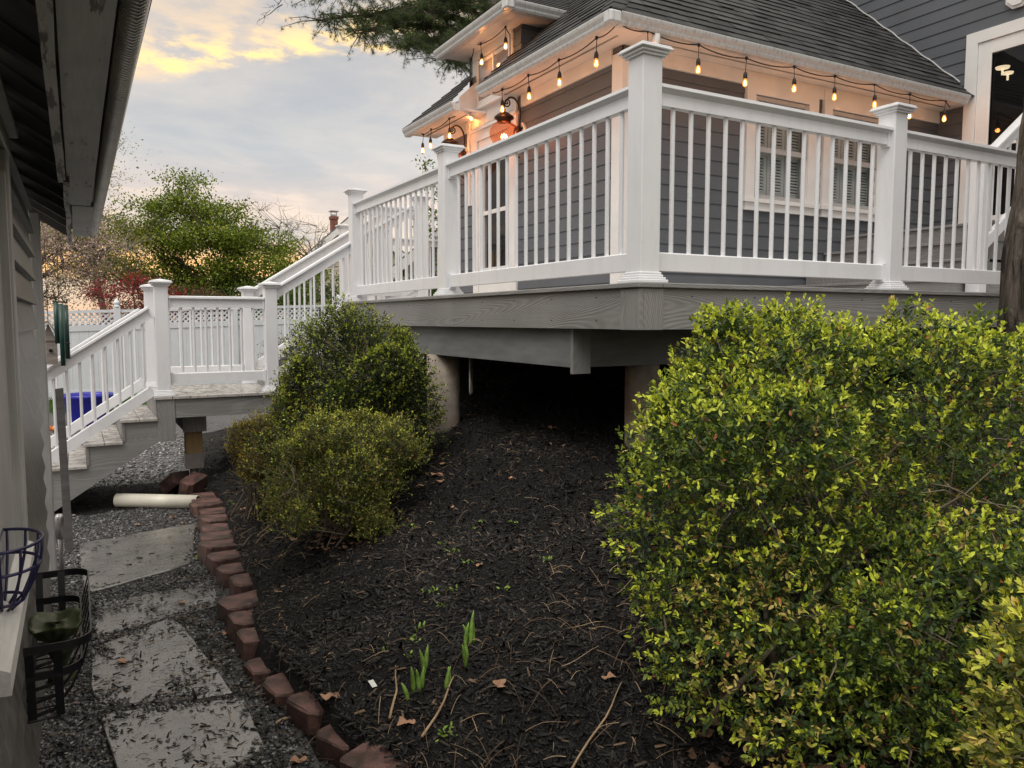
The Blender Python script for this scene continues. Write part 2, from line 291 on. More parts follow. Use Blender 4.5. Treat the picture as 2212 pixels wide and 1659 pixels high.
# ------------------------------------------------------------------ mesh helpers
COL = S.collection
ORG = {}
def tag(o, label=None, cat=None, group=None, kind=None):
    if label: o['label'] = label
    if cat: o['category'] = cat
    if group: o['group'] = group
    if kind: o['kind'] = kind
    return o
def thing(name, loc, label, cat, group=None):
    o = bpy.data.objects.new(name, None); COL.objects.link(o); o.location = loc; o.empty_display_size = .1
    ORG[o] = Vector(loc); return tag(o, label, cat, group)
class MB:
    def __init__(s): s.v = []; s.f = []; s.uv = {}
    def face(s, pts, uv=None):
        b = len(s.v); s.v += [tuple(p) for p in pts]
        if uv: s.uv[len(s.f)] = uv
        s.f.append(tuple(range(b, b+len(pts)))); return s
    def box(s, x0, x1, y0, y1, z0, z1, ch=0.0):
        if ch:
            return s.cbox(x0, x1, y0, y1, z0, z1, ch)
        b = len(s.v)
        s.v += [(x0, y0, z0), (x1, y0, z0), (x1, y1, z0), (x0, y1, z0), (x0, y0, z1), (x1, y0, z1), (x1, y1, z1), (x0, y1, z1)]
        s.f += [tuple(b+i for i in q) for q in ((0, 3, 2, 1), (4, 5, 6, 7), (0, 1, 5, 4), (1, 2, 6, 5), (2, 3, 7, 6), (3, 0, 4, 7))]; return s
    def cbox(s, x0, x1, y0, y1, z0, z1, c):
        # box with chamfered edges (two rings inset)
        rings = [(z0, c), (z0+c, 0), (z1-c, 0), (z1, c)]
        b = len(s.v)
        for z, i in rings:
            a0, a1, b0, b1 = x0+i, x1-i, y0+i, y1-i
            k = c if i == 0 else 0
            s.v += [(a0+k, b0, z), (a1-k, b0, z), (a1, b0+k, z), (a1, b1-k, z), (a1-k, b1, z), (a0+k, b1, z), (a0, b1-k, z), (a0, b0+k, z)]
        for r in range(3):
            for i in range(8): s.f.append((b+r*8+i, b+r*8+(i+1) % 8, b+(r+1)*8+(i+1) % 8, b+(r+1)*8+i))
        s.f.append(tuple(b+i for i in reversed(range(8)))); s.f.append(tuple(b+24+i for i in range(8))); return s
    def hexa(s, p):   # 8 points: bottom 4, top 4
        b = len(s.v); s.v += [tuple(q) for q in p]
        s.f += [tuple(b+i for i in q) for q in ((0, 3, 2, 1), (4, 5, 6, 7), (0, 1, 5, 4), (1, 2, 6, 5), (2, 3, 7, 6), (3, 0, 4, 7))]; return s
    def sweep(s, prof, p0, p1, up=(0, 0, 1)):
        # extrude a closed 2-D profile (side, up) from p0 to p1
        p0 = Vector(p0); p1 = Vector(p1); d = (p1-p0).normalized(); up = Vector(up); sd = d.cross(up).normalized(); u = sd.cross(d).normalized()
        b = len(s.v); n = len(prof)
        for p in (p0, p1):
            for a, c in prof: s.v.append(tuple(p+sd*a+u*c))
        for i in range(n): s.f.append((b+i, b+(i+1) % n, b+n+(i+1) % n, b+n+i))
        s.f.append(tuple(b+i for i in reversed(range(n)))); s.f.append(tuple(b+n+i for i in range(n))); return s
    def tube(s, pts, r, n=8, cap=True):
        pts = [Vector(p) for p in pts]; m = len(pts); rs = r if isinstance(r, (list, tuple)) else [r]*m
        b = len(s.v); ref = Vector((0, 0, 1)); prev = None
        for i, p in enumerate(pts):
            d = (pts[min(i+1, m-1)]-pts[max(i-1, 0)])
            d = d.normalized() if d.length > 1e-9 else Vector((0, 0, 1))
            if prev is None:
                a = d.cross(ref if abs(d.z) < .95 else Vector((1, 0, 0))).normalized()
            else:
                a = (prev-d*prev.dot(d)); a = a.normalized() if a.length > 1e-6 else d.orthogonal().normalized()
            prev = a; c = d.cross(a)
            for j in range(n):
                t = 2*math.pi*j/n; s.v.append(tuple(p+(a*math.cos(t)+c*math.sin(t))*rs[i]))
        for i in range(m-1):
            for j in range(n): s.f.append((b+i*n+j, b+i*n+(j+1) % n, b+(i+1)*n+(j+1) % n, b+(i+1)*n+j))
        if cap: s.f.append(tuple(b+j for j in reversed(range(n)))); s.f.append(tuple(b+(m-1)*n+j for j in range(n)))
        return s
    def lathe(s, prof, c, n=20):
        b = len(s.v)
        for r, z in prof:
            for j in range(n): t = 2*math.pi*j/n; s.v.append((c[0]+r*math.cos(t), c[1]+r*math.sin(t), c[2]+z))
        for i in range(len(prof)-1):
            for j in range(n): s.f.append((b+i*n+j, b+i*n+(j+1) % n, b+(i+1)*n+(j+1) % n, b+(i+1)*n+j))
        s.f.append(tuple(b+j for j in reversed(range(n)))); s.f.append(tuple(b+(len(prof)-1)*n+j for j in range(n))); return s
    def build(s, name, mat, parent=None, smooth=False, **tg):
        me = bpy.data.meshes.new(name); root = parent
        while root is not None and root.parent: root = root.parent
        o0 = ORG.get(root, Vector((0, 0, 0))) if root else Vector((0, 0, 0))
        me.from_pydata([(a-o0[0], b-o0[1], c-o0[2]) for a, b, c in s.v], [], s.f)
        if s.uv:
            ul = me.uv_layers.new(name='UVMap')
            for fi, uv in s.uv.items():
                p = me.polygons[fi]
                for li, q in zip(p.loop_indices, uv): ul.data[li].uv = q
        me.materials.append(M[mat])
        if smooth: me.polygons.foreach_set('use_smooth', [True]*len(me.polygons))
        o = bpy.data.objects.new(name, me); COL.objects.link(o)
        if parent: o.parent = parent
        return tag(o, **tg)
def npmesh(name, verts, faces, mat, parent=None, tint=None, smooth=False, origin=None, **tg):
    """verts (n,3), faces list of (m,k) int arrays"""
    root = parent
    while root is not None and root.parent: root = root.parent
    o0 = np.array(ORG.get(root, Vector((0, 0, 0)))) if root else (np.array(origin) if origin is not None else np.zeros(3))
    me = bpy.data.meshes.new(name); me.vertices.add(len(verts)); me.vertices.foreach_set('co', (verts-o0).astype(np.float32).ravel())
    loops = np.concatenate([f.ravel() for f in faces]); tot = np.concatenate([np.full(len(f), f.shape[1]) for f in faces])
    st = np.concatenate([[0], np.cumsum(tot)[:-1]])
    me.loops.add(len(loops)); me.loops.foreach_set('vertex_index', loops.astype(np.int32))
    me.polygons.add(len(tot)); me.polygons.foreach_set('loop_start', st.astype(np.int32)); me.polygons.foreach_set('loop_total', tot.astype(np.int32))
    if smooth: me.polygons.foreach_set('use_smooth', np.ones(len(tot), bool))
    me.update(calc_edges=True)
    if tint is not None:
        a = me.attributes.new('tint', 'FLOAT_COLOR', 'POINT'); c = np.ones((len(verts), 4), np.float32); c[:, :3] = tint; a.data.foreach_set('color', c.ravel())
    me.materials.append(M[mat]); o = bpy.data.objects.new(name, me); COL.objects.link(o)
    if parent: o.parent = parent
    elif origin is not None: o.location = origin
    return tag(o, **tg)
def frames(d, roll):
    """rotation matrices whose x axis is d (N,3)"""
    d = d/np.linalg.norm(d, axis=1, keepdims=True); ref = np.where(np.abs(d[:, 2:3]) < .9, np.array([[0, 0, 1.]]), np.array([[1., 0, 0]]))
    a = np.cross(ref, d); a /= np.linalg.norm(a, axis=1, keepdims=True); b = np.cross(d, a)
    c, s_ = np.cos(roll)[:, None], np.sin(roll)[:, None]
    return np.stack([d, a*c+b*s_, b*c-a*s_], axis=2)
def instance(tv, tf, pos, R, scale, col, shade=None):
    """returns verts, faces, tint"""
    n = len(pos); k = len(tv)
    sv = tv[None]*(scale[:, None, :] if scale.ndim == 2 else scale[:, None, None])
    v = np.einsum('nij,nkj->nki', R, sv)+pos[:, None]
    fs = [(f[None]+(np.arange(n)*k)[:, None, None]).reshape(-1, f.shape[1]) for f in tf]
    t = np.repeat(col[:, None], k, 1)
    if shade is not None: t = t*shade[None, :, None]
    return v.reshape(-1, 3), fs, t.reshape(-1, 3)
LEAFV = np.array([[0, 0, 0], [.32, .19, .045], [.70, .18, .05], [1, 0, -.02], [.70, -.18, .05], [.32, -.19, .045]]); LEAFF = [np.array([[0, 3, 2, 1], [0, 5, 4, 3]])]
QUADV = np.array([[0, 0, 0], [.5, .30, 0], [1, 0, .05], [.5, -.30, 0]]); QUADF = [np.array([[0, 3, 2, 1]])]
def rvec(n):
    v = rng.normal(size=(n, 3)); return v/np.linalg.norm(v, axis=1, keepdims=True)

# ------------------------------------------------------------------ terrain
EY = [-3, 1.5, 2.3, 2.6, 3.0, 3.5, 4.3, 5.2, 5.9, 6.5, 7.1, 7.7, 8.3, 9.2, 11, 30]
EX = [1.9, 1.1, .90, .80, .77, .70, .72, .78, .84, .91, .90, .86, .95, 1.1, 1.3, 1.3]
def edge(y): return np.interp(y, EY, EX)
def hgt(x, y):
    x = np.asarray(x, float); y = np.asarray(y, float)
    e = edge(y); d = x-e-np.where(y < 4.1, .0, .08)
    s = np.interp(y, [0, 1.8, 3.5, 5.9, 9, 14], [.17, .26, .34, .46, .37, .05])
    bed = .125+s*np.clip(d, 0, None); bed = np.where(bed > 1.15, 1.15+(bed-1.15)*.12, bed); bed = np.minimum(bed, 1.35)
    far = np.clip((x-1)*.035, 0, .5)*np.clip((y-9)/4, 0, 1)
    t = np.clip((d+.02)/.03, 0, 1); yf = 1-np.clip((y-10)/3, 0, 1)
    z = np.where(d > -.02, bed*t*yf+far*(1-yf), far)
    wob = .018*np.sin(x*5.1+y*3.3+1.3*np.sin(y*2.1))+.013*np.sin(x*3.7-y*8.9+np.sin(x*4))+.009*np.sin(x*17+y*13+2*np.sin(y*5))+.006*np.sin(x*29-y*23)
    return z+wob*np.clip(d*4, 0.15, 1)*np.clip(1-(y-12)/3, 0, 1)
def axis_pts(lo, hi, st, far):
    a = list(np.arange(lo, hi, st)); g = []; c = hi; w = st
    while c < far: g.append(c); w *= 1.35; c += w
    l = []; c = lo; w = st
    while c > -far: w *= 1.35; c -= w; l.append(c)
    return np.array(sorted(l)+a+g)
gxs = axis_pts(-1.0, 5.5, .045, 420); gys = axis_pts(.5, 12, .05, 420)
GX, GY = np.meshgrid(gxs, gys); GZ = hgt(GX, GY)
nx, ny = len(gxs), len(gys); idx = np.arange(nx*ny).reshape(ny, nx)
F_ = np.stack([idx[:-1, :-1], idx[:-1, 1:], idx[1:, 1:], idx[1:, :-1]], -1).reshape(-1, 4)
g = npmesh('ground', np.stack([GX, GY, GZ], -1).reshape(-1, 3), [F_], 'gravel_ground', smooth=True, kind='structure')
for m in ('mulch_ground', 'lawn_ground', 'soil_ground'): g.data.materials.append(M[m])
cx_ = (gxs[:-1]+gxs[1:])/2; cy_ = (gys[:-1]+gys[1:])/2; CX_, CY_ = np.meshgrid(cx_, cy_)
mi = np.zeros(CX_.shape, int); mi[(CX_ > edge(CY_)+np.where(CY_ < 4.2, -.06, .03)) & (CY_ < 11)] = 1; mi[(CY_ > 7.2) & (CY_ < 8.35) & (CX_ > -1.5)] = 1; mi[(CY_ > 15.2)] = 2; mi[(CX_ > 5) & (CY_ > 11)] = 2
mi[(np.abs(CX_) > 30) | (CY_ > 30) | (CY_ < -6)] = 3
g.data.polygons.foreach_set('material_index', mi.ravel().astype(np.int32))

# ------------------------------------------------------------------ lap boards (siding and shingles)
def lap(mb, org, u, v, nrm, rng_u, H, ex, lift=.012, under=.003, holes=(), uvs=False, thick=True, tabs=0):
    """courses climbing along v from org; rng_u(h)->(a,b) extent along u; holes (u0,u1,h0,h1)"""
    org, u, v, nrm = map(Vector, (org, u, v, nrm)); h = 0
    while h < H-1e-4:
        h1 = min(h+ex, H); cuts = sorted({h, h1, *[q for ho in holes for q in ho[2:] if h < q < h1]})
        for a0, a1 in zip(cuts[:-1], cuts[1:]):
            L0, R0 = rng_u(a0); L1, R1 = rng_u(a1)
            segs = [(L0, R0, L1, R1)]
            mid = (a0+a1)/2
            for ho in holes:
                if ho[2] <= mid <= ho[3]:
                    ns = []
                    for s_ in segs:
                        if ho[1] <= s_[0] or ho[0] >= s_[1]: ns.append(s_); continue
                        if s_[0] < ho[0]: ns.append((s_[0], ho[0], s_[2], ho[0]))
                        if s_[1] > ho[1]: ns.append((ho[1], s_[1], ho[1], s_[3]))
                    segs = ns
            if tabs:
                ns = []
                for l0, r0, l1, r1 in segs:
                    a = l0-random.uniform(0, tabs); k_ = 0
                    while a < r0:
                        b = a+random.choice((.16, .2, .3, .33, .24))
                        A0, B0, A1, B1 = max(a, l0), min(b-.003, r0), min(max(a, l1), r1), max(min(b-.003, r1), l1)
                        if B0-A0 > .004: ns.append((A0, B0, min(A1, B1), B1))
                        a = b
                segs = ns
            o0 = lift+(under-lift)*(a0-h)/ex; o1 = lift+(under-lift)*(a1-h)/ex
            for l0, r0, l1, r1 in segs:
                if r0-l0 < 1e-4 and r1-l1 < 1e-4: continue
                P = lambda a, b, o: org+u*a+v*b+nrm*o
                if tabs: o0 = lift*random.uniform(.75, 1.5); a0 = h-random.uniform(0, .012)
                q = [P(l0, a0, o0), P(r0, a0, o0), P(r1, a1, o1), P(l1, a1, o1)]
                uv = [(l0, a0), (r0, a0), (r1, a1), (l1, a1)]
                mb.face(q, uv if uvs else None)
                if (a0 == h or tabs) and thick:
                    mb.face([P(l0, a0, 0), P(r0, a0, 0), P(r0, a0, o0), P(l0, a0, o0)], [(l0, a0-.01)]*4 if uvs else None)
        h = h1

# ------------------------------------------------------------------ house
XW, YW = 4.29, 5.65; DZ = 1.776
H = thing('house', (XW, YW, DZ), 'grey clapboard house with white trim, black shingle roof and lit eaves behind the deck', 'house')
mb = MB()
# left wall (faces -x), door hole, dormer wall above
door_h = (7.62, 8.44, DZ, 3.72)
lap(mb, (XW, 0, 1.0), (0, 1, 0), (0, 0, 1), (-1, 0, 0), lambda h: (YW, 9.4), 3.05, .135, holes=[(7.50, 8.70, 2.0, 3.06), (7.62, 8.44, .78, 2.7)])
mb.build('side_wall', 'siding', H)
mb = MB(); lap(mb, (XW, 0, 3.0), (0, 1, 0), (0, 0, 1), (-1, 0, 0), lambda h: (7.50, 8.66), 1.12, .18, .010, holes=[(7.62, 8.44, 0, .72)])
mb.build('door_bay_wall', 'white_siding', H)
mb = MB(); w_holes = [(5.88, 6.64, .93, 2.15), (6.98, 7.74, .93, 2.15)]
lap(mb, (0, YW, 1.0+.77), (1, 0, 0), (0, 0, 1), (0, -1, 0), lambda h: (XW, 8.86), 2.25, .135, holes=[(5.88, 6.64, 1.0, 2.14), (6.98, 7.74, 1.0, 2.14)])
mb.build('front_wall', 'siding', H)
mb = MB(); XM = 8.86
lap(mb, (XM, 0, 1.0), (0, 1, 0), (0, 0, 1), (-1, 0, 0), lambda h: (1.2, 9.4), 7.0, .135, holes=[(4.22, 5.20, 1.56, 3.70)])
mb.build('main_wall', 'siding', H)
mb = MB(); mb.box(XW+.02, XM-.01, YW+.02, 9.38, .3, 1.0); mb.box(XW+.05, 8.8, YW+.3, 9.3, 1.0, 1.5)
mb.build('foundation', 'foundation', H)
mb = MB()  # dark interior liners so that nothing shows through the wings
mb.box(XW+.25, XM-.3, YW+.25, 9.3, 1.5, 3.95); mb.build('interior_core', 'dark_void', H)
mb = MB(); mb.box(XM+.9, XM+1.0, 1.5, 9, 1.0, 7.9); mb.box(XM+.02, XM+1.0, 1.2, 1.25, 1, 8); mb.box(XM+.02, XM+1, 9.35, 9.4, 1, 8); mb.box(XM+.0, XM+1.0, 3.2, 6.2, 2.46, 2.54)
mb.build('hall_interior', 'dark_void', H)
# corner boards, frieze
mb = MB(); mb.box(XW-.022, XW+.01, YW-.022, YW+.13, 1.5, 3.95); mb.box(XW+.011, XW+.12, YW-.024, YW+.01, 1.5, 3.95)
mb.build('corner_board', 'white_trim', H)
for q in ((XW-.03, XW-.001, YW+.135, 7.40, 3.88, 4.01), (XW-.03, XW-.001, 8.72, 9.4, 3.88, 4.01), (XW+.125, XM, YW-.03, YW-.001, 3.88, 4.01)): MB().box(*q).build('frieze_board', 'white_trim', H)
for q in ((XW-.026, XW+.01, 7.50, 7.56, 3.87, 4.05), (XW-.026, XW+.01, 8.665, 8.72, 3.0, 4.05)): MB().box(*q).build('bay_corner_trim', 'white_trim', H)
# soffits
mb = MB(); mb.box(3.93, XW, 5.31, 7.56, 4.012, 4.03); mb.box(3.93, XW, 8.24, 9.70, 4.012, 4.03); mb.box(XW+.002, XM-.01, 5.31, YW, 4.012, 4.03)
sf = mb.build('soffit', 'soffit', H)
mb = MB()
for y0, y1 in ((5.5, 7.5), (8.3, 9.6)):
    y = y0
    while y < y1: mb.box(4.10, 4.125, y, y+.006, 4.0085, 4.0105); y += .022
x = 4.5
while x < 8.7: mb.box(x, x+.006, 5.46, 5.485, 4.0085, 4.0105); x += .022
mb.build('soffit_vent', 'dark_void', sf)
mb = MB(); mb.box(3.915, 3.93, 5.30, 7.58, 4.0, 4.10); mb.box(3.915, 3.93, 8.22, 9.70, 4.0, 4.10); mb.box(3.93, XM-.01, 5.295, 5.31, 4.0, 4.10)
mb.build('fascia', 'white_trim', H)
mb = MB()
mb.hexa([(3.90, 8.17, 3.985), (XW, 8.48, 3.985), (XW, 8.50, 3.985), (3.90, 8.19, 3.985), (3.90, 8.17, 4.125), (XW, 8.48, 4.44), (XW, 8.50, 4.44), (3.90, 8.19, 4.125)])
mb.build('eave_return', 'white_trim', H)
# gutters (K-profile)
GP = [(0, 0), (.062, 0), (.075, .018), (.078, .035), (.098, .062), (.105, .082), (.105, .092), (.094, .092), (.094, .080), (.012, .080), (.012, .092), (0, .092)]
def gutter(mb, p0, p1, flip=1, sc=1.0): mb.sweep([(a*flip*sc, b*sc) for a, b in GP][::flip], p0, p1)
mb = MB(); gutter(mb, (3.915, 5.205, 3.985), (3.915, 7.59, 3.985), -1); mb.build('gutter', 'gutter_metal', H)
mb = MB(); gutter(mb, (3.915, 8.20, 3.985), (3.915, 9.72, 3.985), -1); mb.build('gutter', 'gutter_metal', H)
mb = MB(); gutter(mb, (3.925, 5.29, 3.985), (8.72, 5.29, 3.985), 1); mb.box(3.811, 3.926, 5.187, 5.295, 3.984, 4.078, .012); mb.build('gutter', 'gutter_metal', H)
mb = MB(); mb.tube([(4.33, 5.25, 3.985), (4.33, 5.26, 3.90), (4.34, 5.30, 3.85)], .034, 10); 
mb.build('downspout', 'white_trim', H, True)
# roof: hip, slope .93
SL = .93; nl = math.hypot(1, SL); EX0, EY0, EZ = 3.83, 5.215, 4.085
mb = MB()
Lr = (7.45-EY0)*nl
lap(mb, (EX0, EY0, EZ), (1, 0, 0), (0, 1/nl, SL/nl), (0, -SL/nl, 1/nl), lambda h: (h/nl, XM-EX0-.004), Lr, .13, .010, .001, uvs=True, tabs=.2)
mb.face([(EX0, EY0, EZ-.008), (XM, EY0, EZ-.008), (XM, 7.45, EZ+SL*(7.45-EY0)-.008), (EX0+7.45-EY0, 7.45, EZ+SL*(7.45-EY0)-.008)]); mb.build('roof', 'shingles', H)
mb = MB()
lap(mb, (EX0, EY0, EZ), (0, 1, 0), (1/nl, 0, SL/nl), (-SL/nl, 0, 1/nl), lambda h: (h/nl, (7.60-EY0) if h/nl < .48 else (7.45-EY0+max(0, (h/nl-1.3)*.0))), Lr, .13, .010, .001, uvs=True, tabs=.2)
lap(mb, (EX0, 0, EZ), (0, 1, 0), (1/nl, 0, SL/nl), (-SL/nl, 0, 1/nl), lambda h: (8.18+h/nl*.68 if h/nl < .48 else 8.68, max(8.69, 9.74-h/nl)), 1.4, .13, .010, .001, uvs=True)
mb.face([(EX0, EY0, EZ-.008), (EX0+2.23, 7.44, EZ+SL*2.23-.008), (EX0+.45, 7.44, EZ+SL*.45-.008), (EX0, 7.58, EZ-.008)]); mb.build('side_roof', 'shingles', H)
mb = MB()  # hip cap shingles
for i in range(22):
    t = i*.10; a = Vector((EX0+t, EY0+t, EZ+SL*t+.018)); b = Vector((EX0+t+.13, EY0+t+.13, EZ+SL*(t+.13)+.008))
    for sd in ((1, 0, 0), (0, 1, 0)):
        w = Vector(sd)*.14-Vector((0, 0, .0)); mb.face([a, a+w, b+w, b] if sd[0] else [a, b, b+w, a+w], [(0, 0), (.14, 0), (.14, .1), (0, .1)])
mb.build('hip_cap', 'shingles', H)
mb = MB()
pts = [(XM-.015, EY0+.18+t, EZ+SL*(.18+t)+.035+.008*math.sin(t*23)) for t in np.linspace(0, 2.2, 34)]; mb.tube(pts, .009, 6); mb.build('roof_flashing', 'sash_paint', H)
# dormer
D = MB(); D.box(XW-.012, XW+.0, 7.43, 7.47, 4.03, 4.78); dm = MB()
lap(dm, (XW, 0, 4.1), (0, 1, 0), (0, 0, 1), (-1, 0, 0), lambda h: (7.43, 7.60), .68, .155); dm3 = MB(); lap(dm3, (XW, 0, 4.1), (0, 1, 0), (0, 0, 1), (-1, 0, 0), lambda h: (8.56, 8.68), .68, .155)
dorm0 = dm; dm2 = MB(); lap(dm2, (XW, 7.43, 4.1), (1, 0, 0), (0, 0, 1), (0, -1, 0), lambda h: (-.0, 2.0), .68, .155, .012)
dm4 = MB(); lap(dm4, (XW, 8.68, 4.1), (1, 0, 0), (0, 0, 1), (0, 1, 0), lambda h: (-.0, 2.0), .68, .155, .012)
dorm = dm2.build('dormer', 'siding', H); dm.build('front_siding', 'siding', dorm); dm3.build('front_siding', 'siding', dorm); dm4.build('cheek_siding', 'siding', dorm)
mb = MB(); mb.box(XW-.03, XW-.001, 7.605, 8.555, 4.66, 4.755); mb.box(XW-.03, XW-.001, 7.605, 7.68, 4.125, 4.655); mb.box(XW-.03, XW-.001, 8.42, 8.555, 4.125, 4.655); mb.box(XW-.05, XW-.001, 7.58, 8.58, 4.085, 4.12)
mb.box(XW-.034, XW-.012, 8.02, 8.045, 4.16, 4.62); mb.box(XW-.026, XW-.002, 7.681, 8.419, 4.60, 4.64); mb.box(XW-.026, XW-.002, 7.681, 8.419, 4.135, 4.18)
mb.build('dormer_window', 'white_trim', dorm)
mb = MB(); mb.face([(XW-.018, 7.68, 4.17), (XW-.018, 7.68, 4.61), (XW-.018, 8.42, 4.61), (XW-.018, 8.42, 4.17)]); mb.build('window_pane', 'curtain_reflection_glass', dorm)
mb = MB(); mb.box(4.01, 5.3, 7.17, 8.83, 4.757, 4.775); mb.build('dormer_soffit', 'soffit', dorm)
mb = MB(); mb.box(3.995, 4.01, 7.15, 8.85, 4.735, 4.83); mb.box(4.011, 5.2, 7.155, 7.169, 4.735, 4.83); gutter(mb, (3.993, 7.06, 4.735), (3.993, 8.87, 4.735), -1); gutter(mb, (4.0, 7.149, 4.735), (4.72, 7.149, 4.735), 1)
mb.box(3.889, 3.994, 7.045, 7.152, 4.7345, 4.828, .012); mb.box(4.62, 4.67, 7.05, 7.10, 4.67, 4.733); mb.build('dormer_gutter', 'gutter_metal', dorm)
mb = MB(); s2 = .62; n2_ = math.hypot(1, s2); zz = 4.835
lap(mb, (3.90, 7.06, zz), (1, 0, 0), (0, 1/n2_, s2/n2_), (0, -s2/n2_, 1/n2_), lambda h: (h/n2_, 3.0), .94*n2_, .13, .010, .001, uvs=True)
lap(mb, (3.90, 7.06, zz), (0, 1, 0), (1/n2_, 0, s2/n2_), (-s2/n2_, 0, 1/n2_), lambda h: (h/n2_, 1.88-h/n2_), .94*n2_, .13, .010, .001, uvs=True)
mb.build('dormer_roof', 'shingles', dorm)
# doors
mb = MB(); a = XW-.032
mb.box(a, XW+.02, 7.50, 7.615, 1.78, 3.72); mb.box(a, XW+.02, 8.445, 8.56, 1.78, 3.72); mb.box(a, XW+.02, 7.50, 8.56, 3.722, 3.83); mb.box(a-.03, XW, 7.46, 8.60, 3.832, 3.86)
mb.build('door_casing', 'white_trim', H)
sd_ = MB(); sd_.box(XW-.012, XW+.03, 7.62, 7.74, 1.79, 3.72); sd_.box(XW-.012, XW+.03, 8.32, 8.44, 1.79, 3.72); sd_.box(XW-.012, XW+.03, 7.741, 8.319, 3.60, 3.72); sd_.box(XW-.012, XW+.03, 7.741, 8.319, 1.79, 2.22); sd_.box(XW-.012, XW+.02, 7.741, 8.319, 2.84, 2.885)
dr = sd_.build('side_door', 'white_trim', H)
mb = MB(); mb.face([(XW+.008, 7.74, 2.22), (XW+.008, 7.74, 3.6), (XW+.008, 8.32, 3.6), (XW+.008, 8.32, 2.22)]); mb.build('door_pane', 'door_glass', dr)
mb = MB(); mb.box(XM-.035, XM+.02, 5.20, 5.33, 2.5, 4.78); mb.box(XM-.035, XM+.02, 4.10, 4.215, 2.5, 4.78); mb.box(XM-.036, XM+.02, 4.216, 5.199, 4.655, 4.78); mb.build('door_casing', 'white_trim', H)
mb = MB(); mb.box(XM-.02, XM+.03, 5.07, 5.195, 2.56, 4.65); mb.box(XM-.02, XM+.03, 4.22, 4.33, 2.56, 4.65); mb.box(XM-.02, XM+.03, 4.331, 5.069, 4.51, 4.65); mb.box(XM-.02, XM+.03, 4.331, 5.069, 2.56, 2.75); mb.box(XM-.03, XM+.0, 4.331, 5.069, 3.49, 3.52)
mb.box(XM-.028, XM-.02, 5.045, 5.07, 2.75, 4.53); fd = mb.build('storm_door', 'white_trim', H)
mb = MB(); mb.face([(XM+.006, 4.33, 2.75), (XM+.006, 4.33, 4.51), (XM+.006, 5.07, 4.51), (XM+.006, 5.07, 2.75)]); mb.build('door_pane', 'door_glass', fd)
mb = MB(); mb.box(XM-.04, XM-.021, 5.13, 5.16, 3.30, 3.52); mb.tube([(XM-.04, 5.145, 3.42), (XM-.075, 5.14, 3.43), (XM-.08, 5.05, 3.425)], .011, 8); mb.build('door_handle', 'white_trim', fd)
mb = MB()
for (x_, y_, z_, r_) in ((9.40, 5.24, 4.50, .075), (9.62, 5.30, 4.49, .06)):
    mb.lathe([(r_, 0), (r_*.9, -.02), (.012, -.022), (.012, -.09)], (x_, y_, z_), 18)
mb.build('ceiling_lamp', 'room_lamp', H)
mb = MB(); c8 = (XM-.02, 4.80, 5.02)
for r_, t_ in ((.13, .0), (.10, -.02)):
    b_ = [(c8[0]+t_, c8[1]+r_*math.cos(math.pi/8+i*math.pi/4), c8[2]+r_*math.sin(math.pi/8+i*math.pi/4)) for i in range(8)]
    mb.face(b_); mb.face([(p[0]-.02, p[1], p[2]) for p in b_][::-1])
    for i in range(8): j = (i+1) % 8; mb.face([b_[i], b_[j], (b_[j][0]-.02, *b_[j][1:]), (b_[i][0]-.02, *b_[i][1:])])
mb.build('mounting_plate', 'white_trim', H)
# front windows
for x0 in (5.76, 6.87):
    x1 = x0+1.02; mb = MB(); yy = YW-.045
    mb.box(x0, x0+.12, yy, YW, 2.80, 3.879); mb.box(x1-.14, x1, yy, YW, 2.80, 3.879); mb.box(x0+.121, x1-.141, yy, YW, 3.80, 3.879); mb.box(x0-.0, x1, yy+.003, YW-.001, 3.88, 3.98)
    mb.box(x0-.03, x1+.03, yy-.025, YW, 2.76, 2.798); mb.box(x0, x1, yy, YW-.004, 2.685, 2.759)
    wf = mb.build('window', 'white_trim', H)
    a0, a1 = x0+.122, x1-.142; mb = MB()
    for z0, z1, o in ((3.26, 3.79, 0.0), (2.80, 3.30, .025)):
        y_ = YW-.03+o
        mb.box(a0, a0+.045, y_, y_+.03, z0, z1); mb.box(a1-.045, a1, y_, y_+.03, z0, z1); mb.box(a0+.046, a1-.046, y_, y_+.03, z0, z0+.05); mb.box(a0+.046, a1-.046, y_, y_+.03, z1-.04, z1)
    mb.build('sash', 'sash_paint', wf)
    mb = MB(); 
    for z0, z1, o in ((3.31, 3.75, .012), (2.85, 3.26, .04)): mb.face([(a0+.045, YW-.03+o, z0), (a1-.045, YW-.03+o, z0), (a1-.045, YW-.03+o, z1), (a0+.045, YW-.03+o, z1)])
    mb.build('pane', 'pane_glass', wf)
    mb = MB(); yb = YW+.06; 
    for z0, z1 in ((2.84, 3.27), (3.30, 3.78)):
        p0 = a0+.03; w = (a1-a0-.0)/3
        for s_ in range(3):
            q0 = p0+s_*w; q1 = q0+w-.01
            mb.box(q0, q0+.04, yb, yb+.02, z0, z1); mb.box(q1-.04, q1, yb, yb+.02, z0, z1); mb.box(q0+.041, q1-.041, yb, yb+.02, z0, z0+.05); mb.box(q0+.041, q1-.041, yb, yb+.02, z1-.04, z1)
            z = z0+.055
            while z < z1-.05: mb.hexa([(q0+.04, yb, z), (q1-.04, yb, z), (q1-.04, yb+.006, z-.002), (q0+.04, yb+.006, z-.002), (q0+.04, yb+.016, z+.024), (q1-.04, yb+.016, z+.024), (q1-.04, yb+.020, z+.022), (q0+.04, yb+.020, z+.022)]); z += .03
    mb.build('shutter', 'shutter_paint', wf)
    mb = MB(); mb.box(a0-.02, a1+.02, YW+.1, YW+.12, 2.7, 3.85); mb.build('window_recess', 'dark_void', wf)

